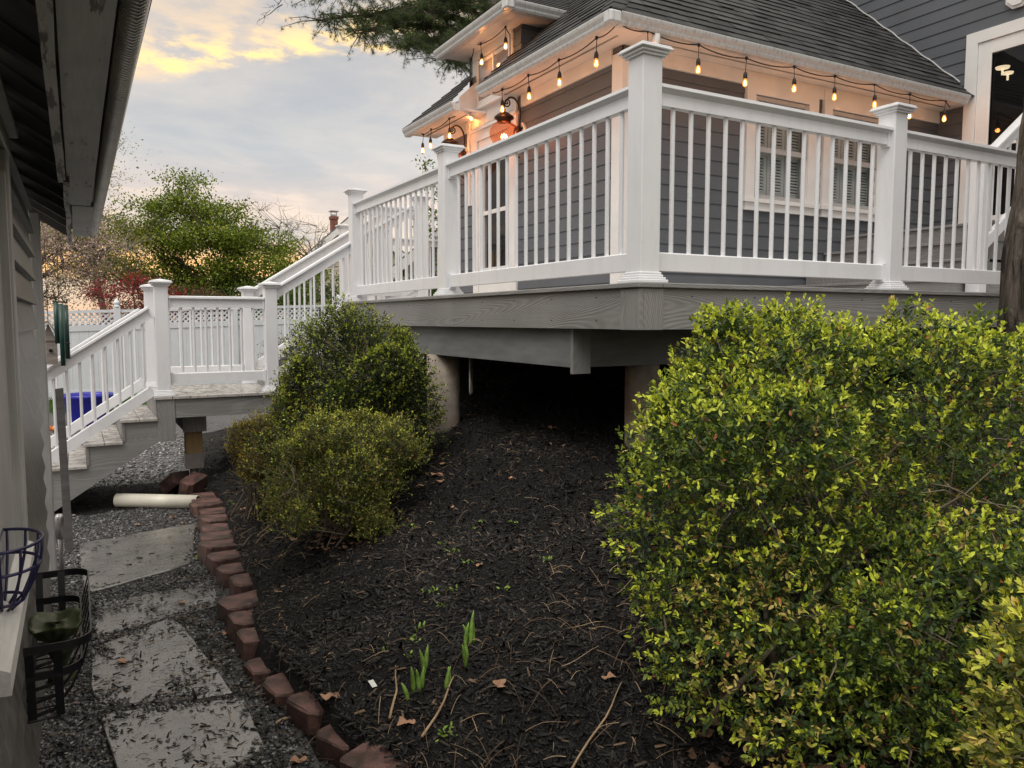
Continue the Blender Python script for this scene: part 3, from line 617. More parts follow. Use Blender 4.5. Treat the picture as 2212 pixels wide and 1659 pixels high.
# ------------------------------------------------------------------ deck
XF, YF = 2.281, 2.858
dk = thing('deck', (XF, YF, DZ), 'raised deck with grey composite fascia and overhanging edge boards around the house corner', 'deck')
mb = MB(); z0, z1 = DZ-.025, DZ
mb.box(XF-.02, XF+.125, YF-.02, 7.37, z0, z1, .004); mb.build('edge_board', 'composite_y', dk)
mb = MB(); mb.box(XF+.128, XM-.02, YF-.02, YF+.122, z0, z1, .004); mb.build('edge_board', 'composite_x', dk)
mb = MB()
y = YF+.126
while y < 5.6: mb.box(XF+.128, XM-.02, y, y+.139, z0, z1-.001); y += .143
while y < 7.3: mb.box(XF+.128, XW-.04, y, y+.139, z0, z1-.001); y += .143
while y < 10.1: mb.box(2.98, XW-.04 if y < 9.3 else 5.4, y, y+.139, z0, z1-.001); y += .143
mb.build('floor_boards', 'deck_boards', dk)
FZ = 1.557
mb = MB(); mb.box(XF, XF+.02, YF+.142, 7.35, FZ, z0-.001); mb.build('fascia_board', 'composite_y', dk)
mb = MB(); mb.box(XF+.142, XM-.05, YF, YF+.02, FZ, z0-.001); mb.build('fascia_board', 'composite_x', dk)
mb = MB(); mb.box(XF-.006, XF+.02, YF-.006, YF+.140, FZ-.003, z0-.002, .002); mb.box(XF+.0205, XF+.140, YF-.006, YF+.02, FZ-.003, z0-.002, .002); cb = mb.build('corner_board', 'composite_z', dk)
m = MB()
for yy in np.arange(3.2, 7.2, .42):
    for zz_ in (1.60, 1.715): m.tube([(XF+.001, yy, zz_), (XF-.0015, yy, zz_)], .004, 6)
for xx in np.arange(2.6, 5.6, .42):
    for zz_ in (1.60, 1.715): m.tube([(xx, YF+.001, zz_), (xx, YF-.0015, zz_)], .004, 6)
m.build('fascia_screws', 'dark_void', dk, kind='stuff')
mb = MB(); mb.box(2.98, 2.95, 8.45, 10.1, FZ, z0-.001); mb.box(XF+.02, 2.95, 7.33, 7.35, FZ, z0-.001); mb.box(2.95, 5.4, 10.08, 10.1, FZ, z0-.001); mb.build('back_fascia', 'composite_x', dk)
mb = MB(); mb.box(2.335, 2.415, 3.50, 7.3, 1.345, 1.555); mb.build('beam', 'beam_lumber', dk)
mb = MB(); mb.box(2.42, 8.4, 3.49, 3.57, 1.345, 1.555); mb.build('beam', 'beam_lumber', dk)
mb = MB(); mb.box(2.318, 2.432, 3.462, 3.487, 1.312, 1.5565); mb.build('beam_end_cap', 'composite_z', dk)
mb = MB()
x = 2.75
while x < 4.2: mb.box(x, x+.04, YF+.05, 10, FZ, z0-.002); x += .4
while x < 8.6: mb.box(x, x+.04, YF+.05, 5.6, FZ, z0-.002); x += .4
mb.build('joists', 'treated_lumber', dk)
mb = MB(); mb.tube([(2.43, 5.40, .3), (2.43, 5.40, 1.344)], .125, 28); mb.build('concrete_pier', 'concrete', dk, True)
mb = MB(); mb.tube([(2.90, 3.60, .3), (2.90, 3.60, 1.344)], .10, 28); mb.build('concrete_pier', 'concrete', dk, True)
mb = MB(); mb.tube([(5.9, 3.6, .3), (5.9, 3.6, 1.344)], .125, 28); mb.build('concrete_pier', 'concrete', dk, True)
mb = MB(); mb.tube([(2.8, 5.67, .5), (2.8, 5.67, 1.5)], .019, 10); mb.build('thin_support_pipe', 'galvanised', dk, True)
mb = MB(); mb.box(2.9, 3.1, 6.9, 6.94, 1.25, 1.55); mb.build('hanging_board', 'composite_x', dk)

# entry steps to the storm door
es = thing('entry_steps', (6.4, 4.0, DZ), 'four wide grey composite steps rising from the deck to the glass storm door', 'steps')
Y0s = 3.92
for i, (xn, zn) in enumerate(((6.41, 1.955), (6.69, 2.135), (6.97, 2.315), (7.25, 2.50))):
    ys = Y0s
    mb = MB(); mb.box(xn-.02, (xn+.262 if i < 3 else XM-.04), ys-.02, YW-.02, zn-.025, zn, .003); mb.build('tread', 'composite_y', es)
    mb = MB(); mb.box(xn, xn+.02, ys, YW-.02, zn-(.18 if i else .177), zn-.026); mb.build('riser', 'composite_y', es)
    mb = MB(); mb.box(xn+.021, XM-.04, ys, ys+.02, zn-(.18 if i else .177), zn-.026); mb.build('side_board', 'composite_x', es)

# ------------------------------------------------------------------ railings
WV = 'white_vinyl'
def post(par, x, y, z, h, w=.114, base=True, capw=.05):
    m = MB(); r = w/2; m.cbox(x-r, x+r, y-r, y+r, z, z+h-.03, .004); p = m.build('post', WV, par)
    m = MB(); zt = z+h-.045
    for a, b0, b1 in ((.012, 0, .012), (.022, .012, .026), (capw*.72, .026, .036), (capw*.6, .036, .046)):
        m.cbox(x-r-a, x+r+a, y-r-a, y+r+a, zt+b0, zt+b1, .003)
    a = r+capw*.5; b = len(m.v); zt += .046
    m.v += [(x-a, y-a, zt), (x+a, y-a, zt), (x+a, y+a, zt), (x-a, y+a, zt), (x, y, zt+.018)]; m.f += [(b, b+1, b+4), (b+1, b+2, b+4), (b+2, b+3, b+4), (b+3, b, b+4)]
    m.build('post_cap', WV, p)
    if base:
        m = MB()
        for a, b0, b1 in ((.030, 0, .016), (.022, .016, .028), (.013, .028, .040), (.007, .040, .052)): m.cbox(x-r-a, x+r+a, y-r-a, y+r+a, z+b0, z+b1, .003)
        m.build('post_skirt', WV, p)
    return p
TOPP = [(-.045, .094), (-.047, .078), (-.030, .070), (-.020, .058), (-.022, .0), (.022, .0), (.020, .058), (.030, .070), (.047, .078), (.045, .094), (.02, .100), (-.02, .100)]
BOTP = [(-.022, 0), (.022, 0), (.022, .082), (.016, .088), (-.016, .088), (-.022, .082)]
def panel(par, p0, p1, zt0, zb0, dz=0.0, n=None, sp=.117, gap=.0575, rB=.0115, bracket=True):
    """rail between post centres p0,p1; zt0 top of top rail, zb0 bottom of the bottom rail at p0; dz = rise to p1"""
    p0 = Vector((p0[0], p0[1], 0)); p1 = Vector((p1[0], p1[1], 0)); L_ = (p1-p0).length; d = (p1-p0)/L_
    zt = lambda t: zt0+dz*t/L_; zb = lambda t: zb0+dz*t/L_
    A = p0+d*gap; B = p1-d*gap; ta, tb = gap, L_-gap
    m = MB(); m.sweep(TOPP, (A.x, A.y, zt(ta)-.1), (B.x, B.y, zt(tb)-.1)); m.build('top_rail', WV, par)
    m = MB(); m.sweep(BOTP, (A.x, A.y, zb(ta)), (B.x, B.y, zb(tb))); m.build('bottom_rail', WV, par)
    n = n or max(2, int(round((tb-ta)/sp))-1); st = (tb-ta)/(n+1)
    for i in range(n):
        t = ta+st*(i+1); q = p0+d*t; m = MB(); m.tube([(q.x, q.y, zb(t)+.08), (q.x, q.y, zt(t)-.095)], rB, 8, False); m.build('baluster', WV, par, True)
    if bracket:
        for e, t, sgn in ((A, ta, 1), (B, tb, -1)):
            for zc_, h_ in ((zt(t)-.1, .075), (zb(t), .092)):
                a_ = e-d*.0; b_ = e+d*(.018*sgn); m = MB()
                m.sweep([(-.029, -.012), (.029, -.012), (.029, h_), (-.029, h_)], (a_.x, a_.y, zc_), (b_.x, b_.y, zc_+dz/L_*.018*sgn)); m.build('rail_bracket', WV, par)
PZ = DZ; RT, RB = 2.712, 1.838
g_ = 'white railings of the deck and stairs'
r1 = thing('deck_railing', (2.37, 2.95, PZ), 'long white railing along the left edge of the raised deck, from its front corner post', 'railing', g_)
post(r1, 2.372, 2.952, PZ, 1.085); post(r1, 2.372, 5.16, PZ, 1.06); post(r1, 2.372, 7.27, PZ, 1.06)
panel(r1, (2.372, 2.952), (2.372, 5.16), RT, RB, n=17); panel(r1, (2.372, 5.16), (2.372, 7.27), RT, RB, n=17)
r2 = thing('deck_railing', (4.2, 2.95, PZ), 'white railing across the front edge of the raised deck, right of its corner post', 'railing', g_)
post(r2, 4.205, 2.952, PZ, 1.06); post(r2, 6.2, 2.952, PZ, 1.06)
panel(r2, (2.372, 2.952), (4.205, 2.952), RT, RB, n=14, bracket=True); panel(r2, (4.205, 2.952), (6.2, 2.952), RT, RB, n=15)
r3 = thing('deck_railing', (3.05, 7.4, PZ), 'short white railing at the head of the side stairs, behind the left deck railing', 'railing', g_)
post(r3, 3.06, 7.33, PZ, 1.06); panel(r3, (2.372, 7.27), (3.06, 7.33), RT, RB, n=5)
r4 = thing('deck_railing', (3.1, 10, PZ), 'white railing round the far end of the deck beyond the stairs', 'railing', g_)
post(r4, 3.1, 8.45, PZ, 1.06); post(r4, 3.1, 10.0, PZ, 1.06); post(r4, 5.3, 10.0, PZ, 1.06)
panel(r4, (3.1, 8.45), (3.1, 10.0), RT, RB, n=12); panel(r4, (3.1, 10), (5.3, 10), RT, RB, n=17)
# landing, side stairs
LZ = .947; SY0, SY1 = 7.25, 8.42; LX0, LX1 = .58, 1.62
ld = thing('side_staircase', (1.0, SY0, 0), 'grey composite staircase with a square landing, leading down from the deck to the gravel', 'stairs')
mb = MB(); x = LX0
mb.box(LX0-.02, LX0+.12, SY0-.03, SY1+.03, LZ-.025, LZ, .003); x = LX0+.1245
while x < LX1+.1: mb.box(x, min(x+.139, 1.75), SY0-.03, SY1+.03, LZ-.025, LZ-.0005, .002); x += .1435
mb.build('landing_boards', 'deck_boards', ld)
mb = MB(); mb.box(LX0+.142, 1.75, SY0-.008, SY0+.012, LZ-.19, LZ-.026); mb.build('landing_fascia', 'composite_x', ld)
mb = MB(); mb.box(LX0, LX0+.14, SY0-.016, SY0+.01, LZ-.385, LZ-.026, .002); mb.box(LX0-.006, LX0+.012, SY0+.012, SY0+.13, LZ-.385, LZ-.026); mb.build('corner_board', 'composite_z', ld)
mb = MB(); mb.box(LX0+.02, 1.75, SY1-.02, SY1, LZ-.19, LZ-.026); mb.box(LX0+.1, 1.75, SY0+.25, SY0+.29, LZ-.2, LZ-.03); mb.box(LX0+.1, 1.75, SY0+.65, SY0+.69, LZ-.2, LZ-.03); mb.build('landing_joists', 'treated_lumber', ld)
mb = MB(); mb.box(.80, .998, SY0+.18, SY0+.20, .60, .752); mb.build('beam_end_cap', 'composite_z', ld)
mb = MB(); mb.box(.80, .998, SY0+.202, SY1-.1, .62, .752); mb.build('landing_beam', 'treated_lumber', ld)
mb = MB(); mb.box(.825, .965, SY0+.22, SY0+.36, .30, .62); mb.build('support_post', 'pine_post', ld)
mb = MB(); mb.box(.822, .968, SY0+.212, SY0+.219, .27, .40); mb.box(.817, .8235, SY0+.212, SY0+.368, .27, .40); mb.box(.82, .97, SY0+.213, SY0+.367, .262, .27)
for a_, b_ in ((.85, .375), (.94, .375), (.895, .31)): mb.tube([(a_, SY0+.212, b_), (a_, SY0+.204, b_)], .009, 6)
mb.build('post_bracket', 'galvanised', ld)
mb = MB(); mb.tube([(.895, SY0+.29, -.1), (.895, SY0+.29, .265)], .042, 16); mb.build('helical_pile', 'galvanised', ld, True)
# lower flight going left (-x)
rs, tr = .181, .272
for i in range(1, 5):
    xn = LX0-tr*i; zn = LZ-rs*i
    mb = MB(); mb.box(xn-.02, xn+tr/2-.004, SY0-.03, SY1+.03, zn-.025, zn, .003); mb.box(xn+tr/2, xn+tr-.001, SY0-.03, SY1+.03, zn-.025, zn, .003); mb.build('tread', 'deck_boards', ld)
for i in range(0, 5):
    xn = LX0-tr*i; zn = LZ-rs*i
    mb = MB(); mb.box(xn, xn+.018, SY0-.012, SY1+.01, max(zn-rs, .0), zn-.026); mb.build('riser', 'composite_y', ld)
def stringer(mb, y0, y1, x_hi, z_hi, nst, down, tr, rs, depth, foot=None):
    # saw-tooth board in the x-z plane; goes to -x as it descends
    up = []; x, z = x_hi, z_hi
    for i in range(nst): up += [(x, z), (x, z-rs)]; x -= tr; z -= rs; up.append((x, z)) if False else None
    top = []
    x, z = x_hi, z_hi
    for i in range(nst):
        top.append((x, z)); z -= rs; top.append((x, z)); x -= tr
    return top
for y0, y1 in ((SY0-.004, SY0+.018), (SY1-.02, SY1)):
    top = []; x, z = LX0, LZ-.026
    for i in range(5):
        z -= rs; 
        if z < .02: z = 0.0
        top += [(x, z), (x-tr, z)]; x -= tr
    low = [(LX0-1.05-tr*.6, -.02), (LX0-.95, -.02), (LX0-.35, LZ-.26-rs-.36), (LX0, LZ-.30-rs*.55)]
    mb = MB()
    # draw the saw-tooth as columns: each tread column is a quad down to the sloping soffit line
    def soff(xx): return max(-.02, (LZ-.385)+(xx-LX0)*(rs/tr)*.98)
    x, z = LX0, LZ-.026
    for i in range(5):
        z = LZ-.026-rs*(i+1); xa, xb = LX0-tr*(i+1), LX0-tr*i
        zl, zr = soff(xa), soff(xb)
        if z <= 0: break
        xa_ = xa
        mb.hexa([(xa_, y0, zl), (xb, y0, zr), (xb, y1, zr), (xa_, y1, zl), (xa_, y0, z), (xb, y0, z), (xb, y1, z), (xa_, y1, z)])
    mb.build('stringer', 'composite_x', ld)
# upper flight from the landing to the deck
UX = 2.95; nup = 5; ur = (DZ-LZ)/nup; ut = (UX-1.62)/(nup-1)-.0
for i in range(1, nup):
    xn = 1.62+ut*(i-1); zn = LZ+ur*i
    mb = MB(); mb.box(xn-.02, xn+ut, SY0-.02, SY1+.02, zn-.025, zn, .003); mb.build('tread', 'deck_boards', ld)
for i in range(0, nup):
    xn = 1.62+ut*i; zn = LZ+ur*i
    mb = MB(); mb.box(xn, xn+.018, SY0, SY1, zn, zn+ur-.026); mb.build('riser', 'composite_y', ld)
for y0, y1 in ((SY0-.01, SY0+.012), (SY1-.012, SY1+.01)):
    mb = MB(); mb.hexa([(1.62, y0, LZ-.18), (UX, y0, DZ-.35), (UX, y1, DZ-.35), (1.62, y1, LZ-.18), (1.62, y0, LZ+.10), (UX, y0, DZ-.03), (UX, y1, DZ-.03), (1.62, y1, LZ+.10)]); mb.build('stringer', 'composite_x', ld)
PH = .99; LT, LB = 1.812, 1.055
for yy, lab in ((SY0+.06, 'near white handrail of the side stairs with its two landing posts'), (SY1-.06, 'far white handrail of the side stairs, behind the near one')):
    rr = thing('stair_railing', (LX0+.06, yy, LZ), lab, 'railing', g_)
    post(rr, LX0+.065, yy, LZ, PH, .108); post(rr, 1.56, yy, LZ, PH, .108)
    panel(rr, (LX0+.065, yy), (1.56, yy), LT, LB, n=7)
    sl = rs/tr; Lx = 1.45
    panel(rr, (LX0+.065, yy), (LX0+.065-Lx, yy), LT-.04, LB-.05, dz=-Lx*sl, n=13, gap=.056)
    post(rr, LX0+.065-Lx, yy, 0, PH+.05, .108)
    if yy > 8: panel(rr, (1.56, yy), (3.06, yy+.03), LT+.07, LB-.02, dz=.83*1.5/1.33, n=12)
    else: panel(rr, (1.56, yy), (3.06, yy), LT+.05, LB-.04, dz=.83*1.5/1.33, n=12)
rr = thing('stair_railing', (6.5, 3.9, DZ), 'white sloping railing of the entry steps, seen beside the tree trunk', 'railing', g_)
post(rr, 6.65, 3.84, DZ, 1.21, .115); panel(rr, (6.65, 3.84), (8.4, 3.84), 2.93, 2.13, dz=1.24, n=13)

# ------------------------------------------------------------------ wall lanterns
def lantern(Y, label):
    X, Z = 4.05, 3.545; K = 1.2; kk = lambda pr: [(a*K, b*K) for a, b in pr]
    t = thing('wall_lantern', (XW, Y, Z), label, 'wall lamp', 'lit acorn lanterns beside the side door')
    m = MB(); c = (XW-.014, Y+.0, Z+.02); r_ = .115
    for rr_, x0_, x1_ in ((.125, XW-.0, XW-.035), (.09, XW-.0351, XW-.05)):
        b0 = [(x0_, c[1]+rr_*.8*math.cos(math.pi/8+i*math.pi/4), c[2]+rr_*1.25*math.sin(math.pi/8+i*math.pi/4)) for i in range(8)]; b1 = [(x1_, p[1], p[2]) for p in b0]
        m.face(b1)
        for i in range(8): j = (i+1) % 8; m.face([b0[i], b0[j], b1[j], b1[i]])
    m.build('backplate', 'white_trim', t)
    m = MB(); m.lathe([(.001, -.08), (.055, -.06), (.06, 0), (.05, .05), (.001, .08)], (XW-.06, Y, Z+.06), 12)
    arc = [(XW-.06, Y, Z+.02)]
    for i in range(15):
        a = math.radians(-20+i*15); arc.append((XW-.145+.105*math.cos(a), Y, Z+.25+.17*math.sin(a)))
    m.tube(arc, .011, 8); sp = []
    for i in range(26): a = i*.42; rr_ = .062-.0022*i; sp.append((X+.035-rr_*.8*math.cos(a), Y, Z+.36-rr_*.8*math.sin(a)))
    m.tube(sp, .008, 6); m.tube([(XW-.05, Y, Z+.10), (X+.06, Y, Z+.15)], .007, 6); m.tube([(XW-.06, Y, Z-.02), (XW-.12, Y, Z-.16), (XW-.05, Y+.0, Z-.2)], .009, 6)
    m.build('scroll_arm', 'bronze', t, True)
    m = MB(); m.lathe(kk([(.001, .245), (.012, .24), (.014, .215), (.04, .205), (.078, .178), (.088, .165), (.088, .155), (.060, .140), (.062, .125), (.001, .125)]), (X, Y, Z), 20); m.build('cap', 'bronze', t, True)
    m = MB(); m.lathe(kk([(.060, .125), (.112, .09), (.132, .045), (.124, -.01), (.096, -.06), (.060, -.10), (.04, -.12)]), (X, Y, Z), 24); m.build('glass_shade', 'lantern_glass', t, True)
    m = MB(); m.lathe(kk([(.04, -.12), (.03, -.135), (.02, -.15), (.028, -.16), (.001, -.18)]), (X, Y, Z), 16); m.build('bottom_finial', 'bronze', t, True)
    for a in (0, 2.1, 4.2):
        cx, cy = X+.026*math.cos(a), Y+.026*math.sin(a)
        m = MB(); m.tube([(cx, cy, Z-.11), (cx, cy, Z-.02)], .009, 8); cd = m.build('candle', 'white_trim', t)
        m = MB(); m.lathe([(.001, 0), (.010, .012), (.009, .03), (.001, .05)], (cx, cy, Z-.02), 8); m.build('candle_flame', 'flame', cd, True)
    lt = bpy.data.lights.new('lantern_light', 'POINT'); lt.energy = 4.0; lt.color = (1, .42, .20); lt.shadow_soft_size = .05
    lo = bpy.data.objects.new('lantern_light', lt); COL.objects.link(lo); lo.parent = t; lo.location = (X-XW, 0, .06)
lantern(7.39, 'lit acorn glass lantern on bronze scroll arm, right of the side door')
lantern(8.76, 'bronze scroll-arm lantern left of the side door, half behind a post cap')

# ------------------------------------------------------------------ string lights
sl_ = thing('string_lights', (3.98, 5.3, 3.97), 'black cord of hanging lit filament bulbs draped under the gutters and dormer', 'string lights')
gx_ = 3.955
hang = [(gx_, 9.35, 3.955, 1), (gx_, 9.10, 3.955, 1), (gx_, 8.56, 3.975, 1), (4.02, 7.86, 4.17, 1)]
dorm_pts = [(4.21, 8.36, 4.78, 0)]
nodes = [((gx_, 9.42, 3.99), 0), ((gx_, 9.35, 3.955), .13), ((gx_, 9.10, 3.965), .13), ((gx_, 8.56, 3.98), .13), ((4.21, 8.50, 4.18), .11),
         ((4.21, 8.52, 4.62), 0), ((4.17, 8.31, 4.80), .0), ((4.15, 8.12, 4.735), .13), ((4.13, 7.50, 4.72), .13), ((4.14, 7.42, 4.62), 0), ((4.14, 7.42, 4.30), 0), ((3.95, 7.46, 4.0), 0),
         ((gx_, 7.255, 3.985), .13), ((gx_, 6.72, 3.985), .13), ((gx_, 6.17, 3.975), .13), ((gx_, 5.58, 3.99), .14), ((3.93, 5.25, 4.005), 0), ((4.23, 5.24, 3.99), .13),
         ((4.80, 5.25, 3.975), .14), ((5.37, 5.25, 3.955), .15), ((5.99, 5.25, 3.975), .13), ((6.56, 5.25, 3.975), .13), ((7.16, 5.25, 3.985), .13), ((7.74, 5.25, 3.965), .15), ((8.36, 5.25, 3.99), .13), ((8.47, 5.26, 3.93), 0)]
pts = []
for (a, da), (b, db) in zip(nodes[:-1], nodes[1:]):
    a = Vector(a); b = Vector(b); l = (b-a).length; sag = .028 if l > .3 and abs(a.z-b.z) < .3 else .01
    for i in range(8):
        t = i/8; p = a.lerp(b, t); p.z -= sag*4*t*(1-t); pts.append(p)
pts.append(Vector(nodes[-1][0])); mb = MB(); mb.tube(pts, .0055, 6); mb.build('cord', 'cord_rubber', sl_, True)
for (p, dr_) in nodes:
    if not dr_: continue
    p = Vector(p); x, y, z = p; sw = random.uniform(-.012, .012)
    m = MB(); m.lathe([(.012, .012), (.014, 0), (.010, -.014)], (x, y, z), 8); m.tube([(x, y, z-.01), (x+sw*.5, y, z-dr_*.5), (x+sw, y, z-dr_+.02)], .0035, 6)
    m.lathe([(.006, .03), (.013, .022), (.019, .0), (.019, -.03), (.016, -.034)], (x+sw, y, z-dr_), 12); m.build('bulb_socket', 'cord_rubber', sl_, True)
    zc_ = z-dr_-.034
    m = MB(); m.lathe([(.011, 0), (.016, -.012), (.023, -.030), (.024, -.046), (.018, -.060), (.007, -.069), (.001, -.071)], (x+sw, y, zc_), 14); bl = m.build('bulb', 'bulb_glass', sl_, True)
    m = MB()
    for a in (0, 1.57, 3.14, 4.71): m.tube([(x+sw+.004*math.cos(a), y+.004*math.sin(a), zc_-.015), (x+sw+.010*math.cos(a), y+.010*math.sin(a), zc_-.055)], .0022, 4)
    m.build('filament', 'filament', bl)
    lt = bpy.data.lights.new('bulb_light', 'POINT'); lt.energy = 1.9; lt.color = (1, .31, .07); lt.shadow_soft_size = .025
    lo = bpy.data.objects.new('bulb_light', lt); COL.objects.link(lo); lo.parent = sl_; lo.location = Vector((x+sw, y, zc_-.04))-ORG[sl_]

# ------------------------------------------------------------------ garage on the left
ga = thing('garage', (-.2, 5.4, 0), 'old garage at the left edge with grey shake siding, white window frame and tarnished gutter', 'garage')
GXW = -.205; mb = MB(); yend = 4.98
def shake(y0, y1, z0, z1, holes):
    z = z0; i = 0
    while z < z1:
        y = y0+(i % 2)*-.08-.03*(i % 3)
        while y < y1:
            w = random.uniform(.11, .22); a, b = max(y, y0), min(y+w-.004, y1); zc0 = z-random.uniform(0, .012)
            if b-a > .02 and not any(h[0] < (a+b)/2 < h[1] and h[2] < z+.1 < h[3] for h in holes):
                mb.hexa([(GXW-.01, a, zc0), (GXW+.036, a, zc0), (GXW+.036, b, zc0), (GXW-.01, b, zc0), (GXW-.01, a, z+.235), (GXW+.0, a, z+.235), (GXW+.0, b, z+.235), (GXW-.01, b, z+.235)])
            y += w
        z += .225; i += 1
lap(mb, (GXW-.004, 0, .02), (0, 1, 0), (0, 0, 1), (1, 0, 0), lambda h: (-1.5, yend), 2.2, .128, lift=.032, under=.004, holes=[(.9, 2.98, .80, 2.13)])
mb.build('shake_wall', 'shake', ga)
mb = MB(); mb.box(GXW-.25, GXW-.012, -1.5, yend+.02, 0, 2.3); mb.build('wall_core', 'dark_void', ga)
mb = MB(); mb.box(-.212, -.160, 5.33, 5.445, .04, 2.22, .004); mb.box(-.35, -.213, 5.43, 5.445, .04, 2.3); mb.build('corner_board', 'garage_white', ga)
mb = MB(); mb.box(GXW+.0, -.165, 2.90, 3.02, .84, 2.13, .004); mb.box(GXW, -.170, 2.84, 2.899, .86, 2.05); mb.box(GXW, -.165, .9, 3.06, 2.131, 2.2, .004); mb.box(GXW, -.140, .9, 3.10, 2.2, 2.225, .004)
wn = mb.build('window_frame', 'garage_white', ga)
mb = MB(); mb.box(GXW-.03, -.19, .9, 2.84, .86, 2.13); mb.build('window_panel', 'garage_white', wn)
mb = MB(); mb.hexa([(GXW, 1.88, .82), (-.148, 1.88, .815), (-.148, 2.98, .815), (GXW, 2.98, .82), (GXW, 1.88, .895), (-.148, 1.88, .865), (-.148, 2.98, .865), (GXW, 2.98, .895)]); mb.build('window_sill', 'sill_white', wn)
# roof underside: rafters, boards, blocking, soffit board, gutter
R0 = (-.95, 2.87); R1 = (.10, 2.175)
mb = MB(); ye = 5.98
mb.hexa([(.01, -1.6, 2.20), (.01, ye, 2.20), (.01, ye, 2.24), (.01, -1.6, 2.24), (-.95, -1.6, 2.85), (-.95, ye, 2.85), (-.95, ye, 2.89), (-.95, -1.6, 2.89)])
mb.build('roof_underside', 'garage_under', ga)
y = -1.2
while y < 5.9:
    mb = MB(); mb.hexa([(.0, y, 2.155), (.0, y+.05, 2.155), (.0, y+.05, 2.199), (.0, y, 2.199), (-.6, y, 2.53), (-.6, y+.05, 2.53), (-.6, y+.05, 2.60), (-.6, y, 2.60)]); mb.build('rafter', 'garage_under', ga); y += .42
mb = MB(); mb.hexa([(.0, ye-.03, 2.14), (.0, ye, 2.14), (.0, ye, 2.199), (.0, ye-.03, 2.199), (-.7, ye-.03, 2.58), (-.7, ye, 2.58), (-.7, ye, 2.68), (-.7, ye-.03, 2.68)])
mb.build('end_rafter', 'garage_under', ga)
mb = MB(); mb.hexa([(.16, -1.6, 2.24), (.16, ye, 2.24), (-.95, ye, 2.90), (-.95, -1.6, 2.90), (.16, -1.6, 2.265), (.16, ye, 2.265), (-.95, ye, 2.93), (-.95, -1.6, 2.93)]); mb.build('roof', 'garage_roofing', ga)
def bent(name, mat, x0, x1, z0, z1, ya, yb, amp, seed, side=0):
    m = MB(); n = 40; rnd = random.Random(seed); rows = []
    for i in range(n+1):
        y = ya+(yb-ya)*i/n; o = amp*math.sin(i*.33+seed)+amp*.4*math.sin(i*1.1); rows.append([(x0+o*.5, y, z0+o*.3), (x1+o, y, z0+o*.3), (x1+o, y, z1), (x0+o*.5, y, z1)])
    b = len(m.v)
    for r in rows: m.v += r
    for i in range(n):
        for j in range(4): m.f.append((b+i*4+j, b+i*4+(j+1) % 4, b+i*4+4+(j+1) % 4, b+i*4+4+j))
    m.f.append((0, 1, 2, 3)); m.f.append(tuple(n*4+q for q in (3, 2, 1, 0))); return m.build(name, mat, ga)
bent('edge_strip', 'garage_strip', -.038, -.013, 2.135, 2.16, -1.5, 3.55, .002, 1); bent('edge_strip', 'garage_strip', -.022, -.002, 2.130, 2.155, 3.50, 6.3, .004, 2)
bent('soffit_board', 'garage_board', -.008, .087, 2.155, 2.178, -1.5, 4.35, .0008, 3); bent('soffit_board', 'garage_board', .008, .105, 2.152, 2.176, 4.36, 5.92, .001, 4)
m = MB(); n = 60
prof = [(.0, .03), (.002, .0), (.014, -.014), (.03, -.018), (.044, -.008), (.052, .012), (.054, .045), (.06, .055), (.054, .06), (.0, .06)]
b = 0
for i in range(n+1):
    y = -1.5+(5.98+1.5)*i/n; sag = -.006*math.sin(math.pi*max(0, (y-.5)/5.5)) if y > .5 else 0; ox = .088+.012*max(0, (y-1.5)/4.4)
    if y > 5.6: sag += (y-5.6)*.04
    for a_, c_ in prof: m.v.append((ox+a_, y, 2.158+c_+sag))
k_ = len(prof)
for i in range(n):
    for j in range(k_): m.f.append((i*k_+j, i*k_+(j+1) % k_, (i+1)*k_+(j+1) % k_, (i+1)*k_+j))
m.f.append(tuple(range(k_))); m.f.append(tuple(n*k_+q for q in reversed(range(k_)))); m.build('gutter', 'gutter_tarnish', ga, True)

# black window-box basket of flat iron under the sill
def strap(m, pts, w, t=.004, up=(0, 0, 1)):
    pts = [Vector(p) for p in pts]; b = len(m.v); n = len(pts); up = Vector(up)
    for i, p in enumerate(pts):
        d = (pts[min(i+1, n-1)]-pts[max(i-1, 0)]).normalized(); a = (up-d*up.dot(d)); a = a.normalized() if a.length > 1e-4 else d.orthogonal().normalized(); s_ = d.cross(a)
        for q, r_ in ((-w/2, -t/2), (w/2, -t/2), (w/2, t/2), (-w/2, t/2)): m.v.append(tuple(p+a*q+s_*r_))
    for i in range(n-1):
        for j in range(4): m.f.append((b+i*4+j, b+i*4+(j+1) % 4, b+i*4+4+(j+1) % 4, b+i*4+4+j))
    m.f.append((b+3, b+2, b+1, b)); m.f.append(tuple(b+(n-1)*4+q for q in (0, 1, 2, 3)))
bk = thing('window_box_basket', (-.16, 3.1, .33), 'black flat-iron hayrack basket hanging on the garage wall under the white sill', 'planter basket')
def rimpath(x0, x1, y0, y1, z, r=.07):
    p = [(x0, y0, z)]
    for i in range(7): a = math.radians(-90+i*15); p.append((x1-r+r*math.cos(a), y0+r+r*math.sin(a), z))
    for i in range(7): a = math.radians(i*15); p.append((x1-r+r*math.cos(a), y1-r+r*math.sin(a), z))
    p.append((x0, y1, z)); return p
BX0, BX1, BY0, BY1, BZ = -.178, .004, 2.70, 3.50, .60
for z_, sc_, nm in ((BZ, 0, 'top_rim'), (BZ-.095, .03, 'lower_rim')):
    m = MB(); strap(m, rimpath(BX0, BX1-sc_, BY0+sc_, BY1-sc_, z_), .026, .005); m.build(nm, 'black_paint', bk)
for k_ in range(7):
    yk = BY0+.09+k_*(BY1-BY0-.18)/6; m = MB()
    strap(m, [(BX1-.002, yk, BZ), (BX1-.025, yk, BZ-.095), (BX1-.06, yk, BZ-.17), (BX1-.11, yk, BZ-.235), (BX0, yk, BZ-.25)], .022, .004, (0, 1, 0)); m.build('rib', 'black_paint', bk)
